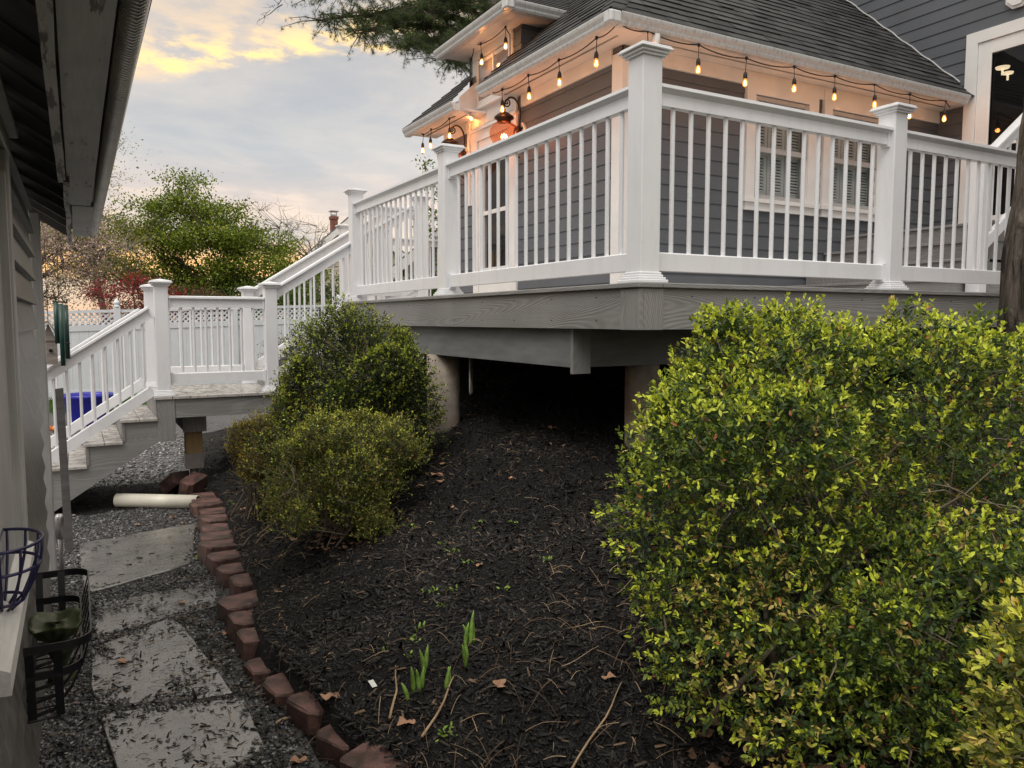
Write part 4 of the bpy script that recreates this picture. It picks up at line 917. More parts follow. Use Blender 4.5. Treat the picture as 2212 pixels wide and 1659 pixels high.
for yk, s_ in ((BY0, 1), (BY1, -1)):
    m = MB()
    for xk in (-.165, -.09): strap(m, [(xk, yk+s_*.0, BZ+.01), (xk, yk+s_*.03, BZ-.095), (xk, yk+s_*.05, BZ-.24)], .024, .004, (1, 0, 0))
    m.build('end_rib', 'black_paint', bk)
m = MB()
for z_ in (BZ-.14, BZ-.18, BZ-.22, BZ-.25): m.tube([(BX0, BY0+.06, z_), (BX0, BY1-.06, z_)], .003, 6)
for k_ in range(9): yk = BY0+.06+k_*(BY1-BY0-.12)/8; m.tube([(BX0, yk, BZ-.25), (-.09, yk, BZ-.248)], .0028, 6)
m.build('wire_back', 'black_paint', bk)
pb = thing('wire_basket', (-.19, 2.45, .9), 'purple coated round-rod half-moon basket at the left edge above the white sill', 'planter basket')
def halfring(cx, cy, rx, ry, z, n=18): return [(cx+rx*math.cos(math.radians(-90+180*i/n)), cy+ry*math.sin(math.radians(-90+180*i/n)), z) for i in range(n+1)]
PCX, PCY = -.19, 2.28
for z_, rx, ry, nm in ((1.05, .094, .125, 'top_ring'), (.990, .088, .115, 'middle_ring'), (.90, .050, .06, 'bottom_ring')):
    m = MB(); m.tube(halfring(PCX, PCY, rx, ry, z_), .0042, 8); m.tube([(PCX, PCY-ry, z_), (PCX, PCY+ry, z_)], .004, 8); m.build(nm, 'purple_coat', pb, True)
for i in range(7):
    a = math.radians(-84+28*i); f = lambda rx, ry, z_: (PCX+rx*math.cos(a), PCY+ry*math.sin(a), z_)
    m = MB(); m.tube([f(.094, .125, 1.05), f(.092, .122, 1.02), f(.088, .115, .99), f(.070, .09, .94), f(.050, .06, .90), f(.01, .02, .865)], .0038, 6); m.build('rod', 'purple_coat', pb, True)
# fluted bird bath seen through the basket
bb = thing('scalloped_urn', (-.09, 3.05, .35), 'small mossy scallop-edged urn sitting inside the black flat-iron basket', 'urn')
m = MB(); n = 60; prof = [(.012, .555), (.05, .548), (.075, .560), (.088, .568), (.088, .560), (.075, .535), (.045, .51), (.025, .495)]
for r_, z_ in prof:
    for j in range(n): t = 2*math.pi*j/n; q = r_*(1+.09*abs(math.sin(7*t))*(r_/.088)); m.v.append((-.10+q*.85*math.cos(t), 3.05+q*math.sin(t)*1.25, z_+.012*math.sin(3*t)*(r_/.088)))
for i in range(len(prof)-1):
    for j in range(n): m.f.append((i*n+j, i*n+(j+1) % n, (i+1)*n+(j+1) % n, (i+1)*n+j))
m.f.append(tuple(range(n))); m.build('bowl', 'mossy_stone', bb, True)
m = MB(); m.lathe([(.025, .50), (.034, .48), (.042, .46), (.030, .43), (.020, .41), (.026, .39), (.042, .37), (.045, .352)], (-.09, 3.05, 0), 20); m.build('pedestal', 'mossy_stone', bb, True)
# stake, short pipe, wind chime, bird house
st = thing('wooden_stake', (-.10, 6.12, 0), 'weathered square wooden stake standing in the gravel beside the garage corner', 'stake')
m = MB(); m.hexa([(-.125, 6.09, -.05), (-.075, 6.09, -.05), (-.075, 6.14, -.05), (-.125, 6.14, -.05), (-.142, 6.20, 1.125), (-.092, 6.20, 1.13), (-.092, 6.25, 1.13), (-.142, 6.25, 1.125)]); m.build('stake', 'treated_lumber', st)
up_ = thing('utility_pipe', (-.11, 5.62, 0), 'short grey capped pipe at the foot of the garage corner', 'pipe')
m = MB(); m.tube([(-.14, 5.62, -.05), (-.14, 5.62, .32)], .014, 10); m.build('pipe', 'galvanised', up_, True)
m = MB(); m.tube([(-.14, 5.62, .22), (-.14, 5.62, .35), (-.14, 5.62, .375)], [.028, .028, .018], 12); m.build('cap', 'galvanised', up_, True)
wc = thing('wind_chime', (-.07, 7.0, 1.75), 'wind chime of three dark green tubes hanging past the garage corner', 'wind chime')
for x_, y_, z0_, z1_ in ((-.128, 6.98, 1.42, 1.742), (-.095, 6.92, 1.25, 1.728), (-.062, 7.0, 1.30, 1.722)):
    m = MB(); m.tube([(x_, y_, z0_), (x_, y_, z1_)], .017, 12); m.build('tube', 'green_tube', wc, True)
m = MB(); m.tube([(-.15, 6.97, 1.75), (-.045, 6.97, 1.735)], .006, 6); m.tube([(-.11, 6.97, 1.75), (-.10, 6.9, 2.14)], .0025, 5); m.tube([(-.11, 6.94, 1.43), (-.045, 6.98, 1.42)], .005, 6); m.build('top_bar', 'black_paint', wc)
bh = thing('bird_house', (-.16, 7.2, 1.3), 'small weathered wooden bird house with a pitched roof beside the garage corner', 'bird house')
m = MB(); m.box(-.24, -.135, 7.15, 7.25, 1.25, 1.44); m.build('body', 'grey_board', bh)
m = MB(); m.hexa([(-.27, 7.10, 1.545), (-.19, 7.10, 1.585), (-.19, 7.30, 1.585), (-.27, 7.30, 1.545), (-.27, 7.10, 1.56), (-.19, 7.10, 1.60), (-.19, 7.30, 1.60), (-.27, 7.30, 1.56)])
m.hexa([(-.19, 7.10, 1.585), (-.105, 7.10, 1.425), (-.105, 7.30, 1.425), (-.19, 7.30, 1.585), (-.19, 7.10, 1.60), (-.095, 7.10, 1.435), (-.095, 7.30, 1.435), (-.19, 7.30, 1.60)]); m.face([(-.235, 7.14, 1.44), (-.135, 7.14, 1.44), (-.19, 7.14, 1.58)]); m.build('roof', 'grey_board', bh)
m = MB(); m.tube([(-.18, 7.148, 1.36), (-.18, 7.142, 1.36)], .014, 10); m.build('entrance_hole', 'dark_void', bh); m = MB(); m.tube([(-.19, 7.2, 1.60), (-.19, 7.2, 2.3)], .003, 5); m.build('hanger', 'black_paint', bh)

# ------------------------------------------------------------------ edging bricks, flagstones, pipe
def edging(cx, cy, rot, label, z=.155, tilt=(0, 0), L_=.24, Wd=.135, Hh=.17):
    o = bpy.data.objects.new('edging_block', None)
    m = MB(); b = 0; q_ = random.uniform(.02, .035); ring = [(-L_/2+q_, -Wd/2), (0, -Wd/2), (L_/2, -Wd/2), (L_/2, 0), (L_/2, Wd/2), (0, Wd/2), (-L_/2+q_, Wd/2), (-L_/2, Wd/2-q_), (-L_/2, 0), (-L_/2, -Wd/2+q_)]
    for zz_, ins in ((-Hh, 0), (-Hh/2, 0), (-.008, 0), (0, .007)):
        for px_, py_ in ring:
            m.v.append((px_*(1-ins*2/L_)+random.uniform(-.002, .002), py_*(1-ins*2/Wd)+random.uniform(-.003, .003), zz_+random.uniform(-.004, .003)))
    n = len(ring)
    for i in range(3):
        for j in range(n): m.f.append((i*n+j, i*n+(j+1) % n, (i+1)*n+(j+1) % n, (i+1)*n+j))
    m.f.append(tuple(3*n+j for j in range(n))); m.f.append(tuple(reversed(range(n))))
    o = m.build('edging_block', 'brick_block'); o.location = (cx, cy, z); o.rotation_euler = (tilt[0], tilt[1], rot)
    tag(o, label, 'edging block', 'red concrete blocks edging the mulch bed')
EB_ = [(.73, 2.33, 'red edging block at the bottom edge of the photo, nearest the camera'), (.905, 2.50, 'large bare red block second from the bottom, beside the dried leaves'), (.865, 2.74, 'red edging block third from the bottom, its rounded end wet'),
      (.845, 2.98, 'red edging block with a deep dark face, fourth from the bottom'), (.80, 3.24, 'red edging block fifth from the bottom, crusted with mulch'),
      (.765, 3.50, 'red edging block sunk in the mulch, sixth from the bottom')]
for i, ((x_, y_, r_), e_) in enumerate(zip(((.90, 2.45, .50), (.87, 2.735, .42), (.825, 3.01, .35), (.765, 3.26, .22), (.735, 3.52, .1)), EB_[1:])): edging(x_, y_, r_, e_[2], (.12, .075, .085, .065, .05)[i], (random.uniform(-.05, .05), random.uniform(-.03, .06)), L_=(.31, .28, .27, .25, .25)[i], Wd=(.23, .21, .21, .2, .2)[i])
for x_, y_, z_, l_ in ((.745, 3.78, .085, 'edging block almost buried in mulch, lower of the hidden pair'), (.74, 4.0, .10, 'edging block almost buried in mulch, upper of the hidden pair')): edging(x_, y_, .1, l_, z_, (.05, .1), L_=.24, Wd=.18)
ys = [4.27, 4.60, 4.90, 5.15, 5.41, 5.66, 5.92, 6.20, 6.47, 6.76, 7.03]; xs_ = [.745, .86, .825, .80, .80, .82, .865, .90, .915, .90, .92]
ords = ['first clean red block above the buried stretch of edging, largest of its row', 'second red block above the buried stretch of edging', 'third red block above the buried stretch, set right of its neighbours', 'fourth red block above the buried stretch, its tall side showing', 'fifth red block above the buried stretch, level with the near end of the far flagstone', 'sixth red block above the buried stretch, beside the middle of the far flagstone', 'seventh red block above the buried stretch, beside the flagstone', 'eighth red block above the buried stretch, with a low split top', 'ninth red block above the buried stretch, near the far corner of the flagstone', 'tenth red block above the buried stretch, opposite the low bush stems', 'topmost level red block, just before the two tilted ones', 'twelfth red block above the buried stretch, opposite the pipe end', 'thirteenth red block above the buried stretch, beside the tilted blocks', 'topmost level red block just before the two tilted ones', 'red block hidden at the far end of the level row']
for i, y_ in enumerate(ys): edging(xs_[i], y_, random.uniform(-.15, .15)+.08, ords[i], .10+random.uniform(-.012, .010), (random.uniform(-.06, .06), random.uniform(-.03, .09)), L_=.25+random.uniform(-.02, .02), Wd=.205+random.uniform(-.02, .015))
edging(.86, 7.34, .9, 'red block tipped over toward the white pipe at the far end of the edging', .20, (.25, -.15), .27, .13); edging(.81, 7.66, .8, 'red block lying on its side under the landing post, farthest of the edging', .16, (.9, .1), .27, .13)
def flag(name, pts, z, label):
    c = np.mean(pts, axis=0); m = MB(); ring = []
    for i in range(len(pts)):
        a = np.array(pts[i]); b_ = np.array(pts[(i+1) % len(pts)])
        for t in np.linspace(0, 1, 14, endpoint=False):
            p = a+(b_-a)*t; q = mnoise.noise_vector(Vector((p[0]*7, p[1]*7, 1)))*.010+mnoise.noise_vector(Vector((p[0]*30, p[1]*30, 1)))*.004; cr_ = .012*math.exp(-min(t, 1-t)/.07); ring.append((p[0]+q[0]+(c[0]-p[0])*cr_*3, p[1]+q[1]+(c[1]-p[1])*cr_*3))
    n = len(ring); 
    for zz_, s_ in ((z-.05, 1), (z-.006, 1), (z, .985)):
        for p in ring: m.v.append((c[0]+(p[0]-c[0])*s_, c[1]+(p[1]-c[1])*s_, zz_))
    for i in range(2):
        for j in range(n): m.f.append((i*n+j, i*n+(j+1) % n, (i+1)*n+(j+1) % n, (i+1)*n+j))
    m.f.append(tuple(2*n+j for j in range(n))); o = m.build('stepping_stone', 'flagstone'); tag(o, label, 'stepping stone', 'wet flagstones laid in the gravel path')
FL = [([(-.045, 6.24), (-.02, 5.05), (.60, 5.35), (.765, 6.42)], .018, 'clean pale rectangular flagstone, farthest from the camera'),
      ([(.04, 4.86), (.02, 4.36), (.66, 4.52), (.66, 4.95)], .006, 'flagstone mostly buried in gravel between the two big ones'),
      ([(.0, 4.17), (.0, 3.50), (.53, 3.36), (.40, 4.42)], .018, 'large wet flagstone strewn with gravel and chips, in front of the basket'),
      ([(.02, 3.44), (.09, 2.66), (.55, 2.85), (.56, 3.30)], .018, 'wet flagstone at the bottom of the photo, nearest the camera')]
for p, z_, l_ in FL: flag('f', p, z_, l_)
pp = thing('drain_pipe', (.3, 7.1, .06), 'white plastic drain pipe lying on the gravel under the landing', 'pipe')
m = MB(); a = Vector((.25, 7.36, .065)); b = Vector((.85, 6.97, .06)); n = 24
for r_ in (.058, .052):
    pass
d = (b-a).normalized(); u_ = d.cross(Vector((0, 0, 1))).normalized(); w_ = u_.cross(d)
for p, r_ in ((a, .050), (a, .058), (b, .058), (b, .050)):
    for j in range(n): t = 2*math.pi*j/n; m.v.append(tuple(p+(u_*math.cos(t)+w_*math.sin(t))*r_))
for i in range(4):
    for j in range(n): k2 = (i+1) % 4; m.f.append((i*n+j, i*n+(j+1) % n, k2*n+(j+1) % n, k2*n+j))
m.build('pipe', 'pvc_pipe', pp, True)

# ------------------------------------------------------------------ fence, lawn, tub
fe = thing('vinyl_fence', (-2, 17.9, 0), 'white vinyl privacy fence with a lattice top across the back of the yard', 'fence')
xs = [-3.9, -1.55, .75, 3.05, 5.38, 7.7, 10.0, 12.3]
def ztop(x): return 1.78+.033*(x+.5)
for x in xs:
    zt = ztop(x); m = MB(); m.cbox(x-.063, x+.063, 17.84, 17.966, 0, zt+.05, .006); m.lathe([(.075, .05), (.078, .065), (.05, .075), (.045, .10), (.062, .125), (.060, .15), (.03, .20), (.001, .235)], (x, 17.9, zt), 14); m.build('fence_post', 'fence_vinyl', fe, True if False else False)
for a, b in zip(xs[:-1], xs[1:]):
    a0, b0 = a+.064, b-.064; za, zb_ = ztop(a), ztop(b)
    m = MB(); m.hexa([(a0, 17.875, za-.06), (b0, 17.875, zb_-.06), (b0, 17.925, zb_-.06), (a0, 17.925, za-.06), (a0, 17.875, za+.0), (b0, 17.875, zb_+.0), (b0, 17.925, zb_), (a0, 17.925, za)]); m.build('fence_rail', 'fence_vinyl', fe); m = MB()
    m.hexa([(a0, 17.87, za-.42), (b0, 17.87, zb_-.42), (b0, 17.93, zb_-.42), (a0, 17.93, za-.42), (a0, 17.87, za-.30), (b0, 17.87, zb_-.30), (b0, 17.93, zb_-.30), (a0, 17.93, za-.30)]); m.build('fence_rail', 'fence_vinyl', fe); m = MB()
    m.hexa([(a0, 17.87, .02), (b0, 17.87, .02), (b0, 17.93, .02), (a0, 17.93, .02), (a0, 17.87, .18), (b0, 17.87, .18), (b0, 17.93, .18), (a0, 17.93, .18)]); m.build('fence_rail', 'fence_vinyl', fe)
    m = MB(); n = 14; w = (b0-a0)/n
    for i in range(n): x = a0+i*w; z_ = ztop(x)-.42; m.cbox(x+.001, x+w-.001, 17.885, 17.915, .18, z_, .004)
    m.build('fence_boards', 'fence_vinyl', fe)
    m = MB(); p = .105; hh = .24
    x = a0-hh
    while x < b0:
        for s_, y_ in ((1, 17.896), (-1, 17.904)):
            xa, xb = (x, x+hh) if s_ > 0 else (x+hh, x); zl, zh = ztop(x)-.30, ztop(x)-.06
            ta, tb_ = 0, 1
            # clip to the bay
            def cl(xx): return (xx-xa)/(xb-xa)
            lo, hi = sorted((cl(a0), cl(b0))); ta, tb_ = max(0, lo), min(1, hi)
            if tb_-ta > .05:
                P = lambda t: (xa+(xb-xa)*t, zl+(zh-zl)*t); (x0_, z0_), (x1_, z1_) = P(ta), P(tb_); e = .022
                m.hexa([(x0_-e, y_-.004, z0_), (x0_+e, y_-.004, z0_), (x0_+e, y_+.004, z0_), (x0_-e, y_+.004, z0_), (x1_-e, y_-.004, z1_), (x1_+e, y_-.004, z1_), (x1_+e, y_+.004, z1_), (x1_-e, y_+.004, z1_)])
        x += p
    m.build('fence_lattice', 'fence_vinyl', fe)
# grass strip
n = 14000; gp = np.stack([rng.uniform(-3, 6, n), rng.uniform(15.2, 17.85, n), np.zeros(n)], 1); gp[:, 2] = hgt(gp[:, 0], gp[:, 1])
dv = rvec(n)*.45+np.array([0, 0, 1]); v_, f_, t_ = instance(np.array([[0, .04, 0], [0, -.04, 0], [1, 0, .1]]), [np.array([[0, 1, 2]])], gp, frames(dv, rng.uniform(0, 6.28, n)), rng.uniform(.07, .16, n), np.array([.07, .16, .025])*rng.uniform(.5, 1.4, (n, 1)))
npmesh('lawn_grass', v_, f_, 'matt_leaf', tint=t_, kind='stuff', label='short green grass in front of the white fence', cat='grass')
tb = thing('blue_tub', (.12, 13.6, 0), 'dark blue plastic tub standing on the gravel behind the lower stairs', 'tub')
m = MB(); m.lathe([(.25, 0), (.27, .05), (.335, .40), (.36, .42), (.36, .47), (.345, .47), (.33, .42), (.26, .06), (.001, .05)], (.12, 13.6, 0), 32); m.build('tub_body', 'blue_plastic', tb, True)
m = MB()
for s_ in (-1, 1): m.tube([(.12+s_*.34, 13.52, .40), (.12+s_*.40, 13.54, .36), (.12+s_*.40, 13.66, .36), (.12+s_*.34, 13.68, .40)], .012, 6)
m.build('tub_handle', 'blue_plastic', tb, True)
og = MB()
for x_, y_, r_ in ((-.55, 12.9, .06), (-.46, 12.86, .05), (-.40, 12.92, .055), (-.32, 12.88, .045), (-.25, 12.9, .05)): og.lathe([(.001, -.01), (r_, .02), (r_*1.1, .05), (r_*.6, .085), (.001, .10)], (x_, y_, 0), 8)
o = og.build('orange_toy', 'orange_plastic', None, True); tag(o, 'low lumpy orange object lying on the gravel left of the blue tub', 'toy')

# ------------------------------------------------------------------ gravel, mulch, litter
PEBV = np.array([[1, 0, 0], [0, 1, 0], [-1, 0, 0], [0, -1, 0], [.1, .1, .75], [-.1, 0, -.75], [.65, .6, .3], [-.6, -.65, .35]]); PEBF = [np.array([[0, 6, 4], [6, 1, 4], [1, 2, 4], [2, 7, 4], [7, 3, 4], [3, 0, 4], [0, 1, 6], [2, 3, 7], [1, 0, 5], [2, 1, 5], [3, 2, 5], [0, 3, 5]])]
def inflag(x, y, shr=.98):
    ins = np.zeros(len(x), bool)
    for p, z_, l_ in FL:
        P = np.array(p); s_ = np.ones(len(x), bool); sg = None; c = P.mean(0); P = c+(P-c)*shr
        area = sum(P[i][0]*P[(i+1) % 4][1]-P[(i+1) % 4][0]*P[i][1] for i in range(4))
        for i in range(4):
            a, b = P[i], P[(i+1) % 4]; cr = (b[0]-a[0])*(y-a[1])-(b[1]-a[1])*(x-a[0]); s_ &= (cr*np.sign(area) > 0)
        ins |= s_
    return ins
def pebbles(n, xr, yr, s0, s1, name, label, keep=None, bright=1.0):
    x = rng.uniform(*xr, n); y = yr[0]+(yr[1]-yr[0])*rng.uniform(0, 1, n)**1.25; nzv = np.array([mnoise.noise(Vector((a*5, b*5, 3))) for a, b in zip(x, y)])
    ok = (x < edge(y)-.09) & (~inflag(x, y) | (~inflag(x, y, .86) & (nzv > np.where(y < 4.9, -.05, .2))) | ((nzv+rng.uniform(0, .3, n) > .46) & (y < 4.9)))
    if keep is not None: ok &= keep(x, y)
    ok &= ~((y > 7.2+.1*nzv) & (y < 8.35+.3*nzv))
    x, y = x[ok], y[ok]; n = len(x); z = hgt(x, y)+rng.uniform(-.002, .008, n)+np.where(inflag(x, y), .016, 0)
    r_ = rng.uniform(s0, s1, n); sc = np.stack([r_*rng.uniform(.7, 1.3, n), r_*rng.uniform(.6, 1, n), r_*rng.uniform(.35, .6, n)], 1)
    gcol = rng.choice([.05, .10, .16, .25, .36], n, p=[.25, .3, .25, .14, .06])[:, None]*bright*rng.uniform(.8, 1.2, (n, 1))*np.array([1, .99, 1.0])*(1+rng.uniform(-.06, .08, (n, 3)))
    dirs = rvec(n)*np.array([1, 1, .35]); v_, f_, t_ = instance(PEBV, PEBF, np.stack([x, y, z], 1), frames(dirs, rng.uniform(-.5, .5, n)), sc, gcol)
    npmesh(name, v_, f_, 'pebble', tint=t_, kind='stuff', label=label, cat='gravel')
pebbles(26000, (-.22, 1.0), (1.9, 7.3), .007, .014, 'gravel', 'wet dark grey crushed gravel of the path')
pebbles(15000, (-1.8, 1.9), (7.2, 13.5), .014, .024, 'gravel', 'grey crushed gravel beyond the landing', bright=1.5)
CHV = np.array([[0, -.12, 0], [0, .12, 0], [1, .08, .03], [1, -.06, .02], [.08, -.06, .10], [.08, .08, .11], [.9, .05, .10], [.92, -.04, .10]]); CHF = [np.array([[4, 5, 6, 7], [0, 1, 5, 4], [1, 2, 6, 5], [2, 3, 7, 6], [3, 0, 4, 7]])]
def chips(n, xr, yr, s0, s1, cols, probs, name, label, mask, lift=.0, pw=1.0, tilt=.35, mat='chip', wd=1.0):
    x = rng.uniform(*xr, n); y = yr[0]+(yr[1]-yr[0])*rng.uniform(0, 1, n)**pw; ok = mask(x, y); x, y = x[ok], y[ok]; n = len(x); z = hgt(x, y)+lift+rng.uniform(-.004, .006, n)
    dv = rvec(n)*np.array([1, 1, tilt]); dv[:, 2] += .0; s_ = rng.uniform(s0, s1, n); sc = np.stack([s_, s_*rng.uniform(.6, 1.6, n)*wd, s_*rng.uniform(.5, 1.3, n)], 1)
    pn_ = np.array([mnoise.noise(Vector((a*1.7, b*1.7, 4)))+.5*mnoise.noise(Vector((a*6, b*6, 4))) for a, b in zip(x, y)])[:, None]; col = np.array(cols)[rng.choice(len(cols), n, p=probs)]*rng.uniform(.6, 1.4, (n, 1))*(1+1.3*np.clip(pn_, -.5, .9))*np.array([1.06, 1, .94]); v_, f_, t_ = instance(CHV, CHF, np.stack([x, y, z], 1), frames(dv, rng.uniform(-.4, .4, n)), sc, col)
    return npmesh(name, v_, f_, mat, tint=t_, kind='stuff', label=label, cat='mulch')
MC = [(.004, .004, .004), (.010, .009, .009), (.020, .018, .017), (.050, .041, .036), (.17, .12, .08)]
bedm = lambda x, y: (x > edge(y)+np.where(y < 4.2, -.03, .04))
chips(95000, (.7, 3.4), (1.2, 6.2), .007, .028, MC, [.30, .30, .22, .14, .04], 'mulch', 'black shredded bark mulch over the sloping bed', bedm, .0, 1.35)
chips(5000, (.7, 2.4), (1.2, 3.6), .022, .05, MC, [.36, .34, .2, .08, .02], 'mulch', 'coarse black bark pieces at the foot of the bed', bedm, .004, 1.0)
chips(24000, (.85, 4.3), (3.2, 10), .015, .05, MC, [.38, .33, .2, .08, .01], 'mulch', 'black mulch in the shade under the deck', bedm, .0, 1.0)
chips(26000, (1.2, 6.0), (-.4, 2.9), .012, .04, MC, [.32, .32, .22, .11, .03], 'mulch', 'black mulch around the boxwood and the trunk foot', bedm, .0)
chips(5000, (-1.2, 1.2), (7.15, 8.5), .010, .035, MC, [.40, .33, .18, .07, .02], 'mulch', 'dark mulch shaded by the lower stairs', lambda x, y: x < edge(y)+.05, .0)
chips(5200, (-.15, 1.0), (1.9, 5.2), .012, .05, MC, [.35, .33, .2, .09, .03], 'mulch', 'stray bark chips washed over the gravel path', lambda x, y: (x < edge(y)-.05) & ((rng.uniform(0, 1, len(x)) < .35) | (x > .35)) & (~inflag(x, y) | (rng.uniform(0, 1, len(x)) < .25)), .012)
chips(2600, (-.05, .62), (2.6, 4.9), .006, .034, MC, [.5, .3, .13, .05, .02], 'mulch', 'dark chips and crumbs lying on the two near flagstones', lambda x, y: inflag(x, y) & (np.array([mnoise.noise(Vector((a*4, b*4, 9))) for a, b in zip(x, y)])+rng.uniform(-.25, .35, len(x)) > .10), .020, tilt=.1)
chips(150, (-.05, .8), (5.0, 6.5), .010, .04, MC, [.5, .3, .15, .05, .0], 'mulch', 'few dark chips on the far flagstone', lambda x, y: inflag(x, y), .020, tilt=.05)
# fine curved twigs and stalks
def stalks(n, xr, yr, l0, l1, name, label, mask, cols, rad=.0013, lift=.008, pw=1):
    x = rng.uniform(*xr, n); y = yr[0]+(yr[1]-yr[0])*rng.uniform(0, 1, n)**pw; ok = mask(x, y); x, y = x[ok], y[ok]; V, Fq, T = [], [], []; b = 0
    for i in range(len(x)):
        L_ = rng.uniform(l0, l1); a = rng.uniform(0, 6.28); k2 = rng.normal()*.45/L_*.5; m_ = 6; px, py = x[i], y[i]; r_ = rad*rng.uniform(.6, 1.5); c = np.array(cols[rng.integers(len(cols))])*rng.uniform(.6, 1.2); pz = rng.uniform(0, .012)
        for j in range(m_):
            z = float(hgt(px, py))+lift+pz+.012*math.sin(math.pi*j/(m_-1)); nx_, ny_ = -math.sin(a), math.cos(a); rr_ = r_*(1-.5*j/m_)
            V += [(px+nx_*rr_, py+ny_*rr_, z), (px, py, z+rr_*1.6), (px-nx_*rr_, py-ny_*rr_, z)]; T += [c]*3
            if j:
                q = b+(j-1)*3; Fq += [(q, q+1, q+4, q+3), (q+1, q+2, q+5, q+4)]
            px += math.cos(a)*L_/m_; py += math.sin(a)*L_/m_; a += k2*L_/m_
        b += m_*3
    return npmesh(name, np.array(V), [np.array(Fq)], 'litter', tint=np.array(T), kind='stuff', label=label, cat='twigs')
TW = [(.26, .18, .11), (.17, .11, .07), (.09, .06, .04), (.40, .30, .19)]
stalks(330, (.85, 2.3), (1.2, 2.75), .04, .20, 'twig_litter', 'pale dry stalks tangled over the foot of the mulch bed', bedm, TW, .0011)
stalks(260, (.75, 2.6), (2.4, 5.6), .03, .14, 'twig_litter', 'thin brown needles scattered over the mulch', bedm, TW, .0010)
stalks(420, (-.15, .95), (2.0, 4.6), .04, .18, 'twig_litter', 'thin stalks and needles on the near gravel path', lambda x, y: (x < edge(y)) & (rng.uniform(0, 1, len(x)) < .8), TW[1:3]+[TW[0]], .0011)
stalks(120, (.85, 1.3), (4.4, 7.2), .05, .2, 'twig_litter', 'dry stems between the edging blocks and the low bush', bedm, TW, .0014)
# bigger sticks
for (a_, b_, r_, l_) in (((1.29, 1.92, 0), (1.62, 2.08, 0), .004, 'long pale bare stick lying across the lower right of the mulch'), ((.98, 2.38, 0), (1.20, 2.56, 0), .005, 'short thick tan stick in front of the tulip shoots'), ((.93, 2.56, 0), (1.06, 2.80, 0), .005, 'dark brown stick leaning toward the big red block'), ((.62, 3.0, 0), (.72, 3.03, 0), .006, 'short peeled stick on the path beside the edging')):
    m = MB(); P = [Vector(a_).lerp(Vector(b_), t)+Vector((.012*math.sin(5*t), .01*math.sin(7*t), 0)) for t in np.linspace(0, 1, 8)]
    m.tube([(p.x, p.y, float(hgt(p.x, p.y))+.022) for p in P], [r_, r_*.95, r_*.9, r_*.85, r_*.8, r_*.7, r_*.6, r_*.45], 7); o = m.build('stick', 'twig_tan', None, True); tag(o, l_, 'stick', 'sticks lying on the ground')
# oak leaves: lobed outlines, curled
def oakleaf(x, y, s_, rot, col, lift=.02):
    n = 26; out = []
    for i in range(n):
        t = i/(n-1)*2*math.pi; lob = .30+.13*math.cos(5*t*1.0)+.05*math.cos(9*t); out.append((math.cos(t)*.55, math.sin(t)*lob*1.1))
    m = MB(); cz = float(hgt(x, y))+lift; c, sn = math.cos(rot), math.sin(rot); k2 = random.uniform(.5, 1.4); ph = random.uniform(0, 6); m.v.append((x, y, cz))
    for px_, py_ in out: z = cz+s_*(.35*k2*py_*py_+.10*math.sin(px_*7+ph)+.08*px_); m.v.append((x+s_*(px_*c-py_*sn), y+s_*(px_*sn+py_*c), z))
    for i in range(n-1): m.f.append((0, i+1, i+2))
    return m
LS = [(2.02, 4.60, .10, 'largest curled pinkish oak leaf in the cluster at the middle of the mulch slope'), (1.97, 4.42, .08, 'oak leaf below the largest one in the middle cluster on the slope'), (2.10, 4.68, .07, 'upper right oak leaf of the middle cluster on the slope'), (1.88, 4.55, .06, 'left oak leaf of the middle cluster on the slope'),
      (1.86, 4.0, .045, 'small squarish brown leaf below and left of the slope cluster'), (2.2, 3.92, .055, 'brown leaf beside the striped seed stalk on the slope'), (1.63, 3.22, .045, 'small pale leaf between the two sprout clumps, upper middle'),
      (1.28, 2.37, .07, 'curled tan leaf standing in the twigs at the bottom middle'), (1.60, 2.15, .06, 'tan leaf at the lower right of the mulch near the bush'), (.80, 2.86, .085, 'star-shaped pale oak leaf between the edging blocks and the path'), (.97, 2.50, .08, 'crumpled tan leaf on the large bare red block'),
      (.64, 2.72, .07, 'orange-brown leaf on the near path below the edging'), (.13, 3.92, .08, 'pale oak leaf beside the black basket'), (1.12, 4.72, .08, 'pale oak leaf under the low bush, nearest the blocks'), (1.20, 4.45, .09, 'brown oak leaf under the low bush, lower one'), (1.28, 4.36, .10, 'wide brown oak leaf at the foot of the low bush'),
      (1.04, 5.95, .09, 'bright rust leaf beside the stems of the small olive bush'), (.62, 6.7, .08, 'brown leaf by the end of the white pipe'), (.66, 6.45, .07, 'brown leaf in the gap between flagstone and edging, upper'), (.70, 6.2, .07, 'brown leaf in the gap between flagstone and edging, lower'),
      (.46, 4.62, .06, 'reddish leaf on the half-buried flagstone'), (.60, 4.05, .06, 'brown leaf on the path beside the buried edging'), (.36, 6.6, .05, 'tan leaf at the far rim of the far flagstone'), (1.75, 5.35, .06, 'leaf on the mulch near the concrete pier'), (2.75, 4.35, .08, 'leaf in the shade at the right end of the slope')]
for x_, y_, s_, l_ in LS:
    o = oakleaf(x_, y_, s_*.8, random.uniform(0, 6.28), None).build('fallen_leaf', 'dead_leaf'); tag(o, l_, 'leaf', 'fallen oak leaves on the ground')
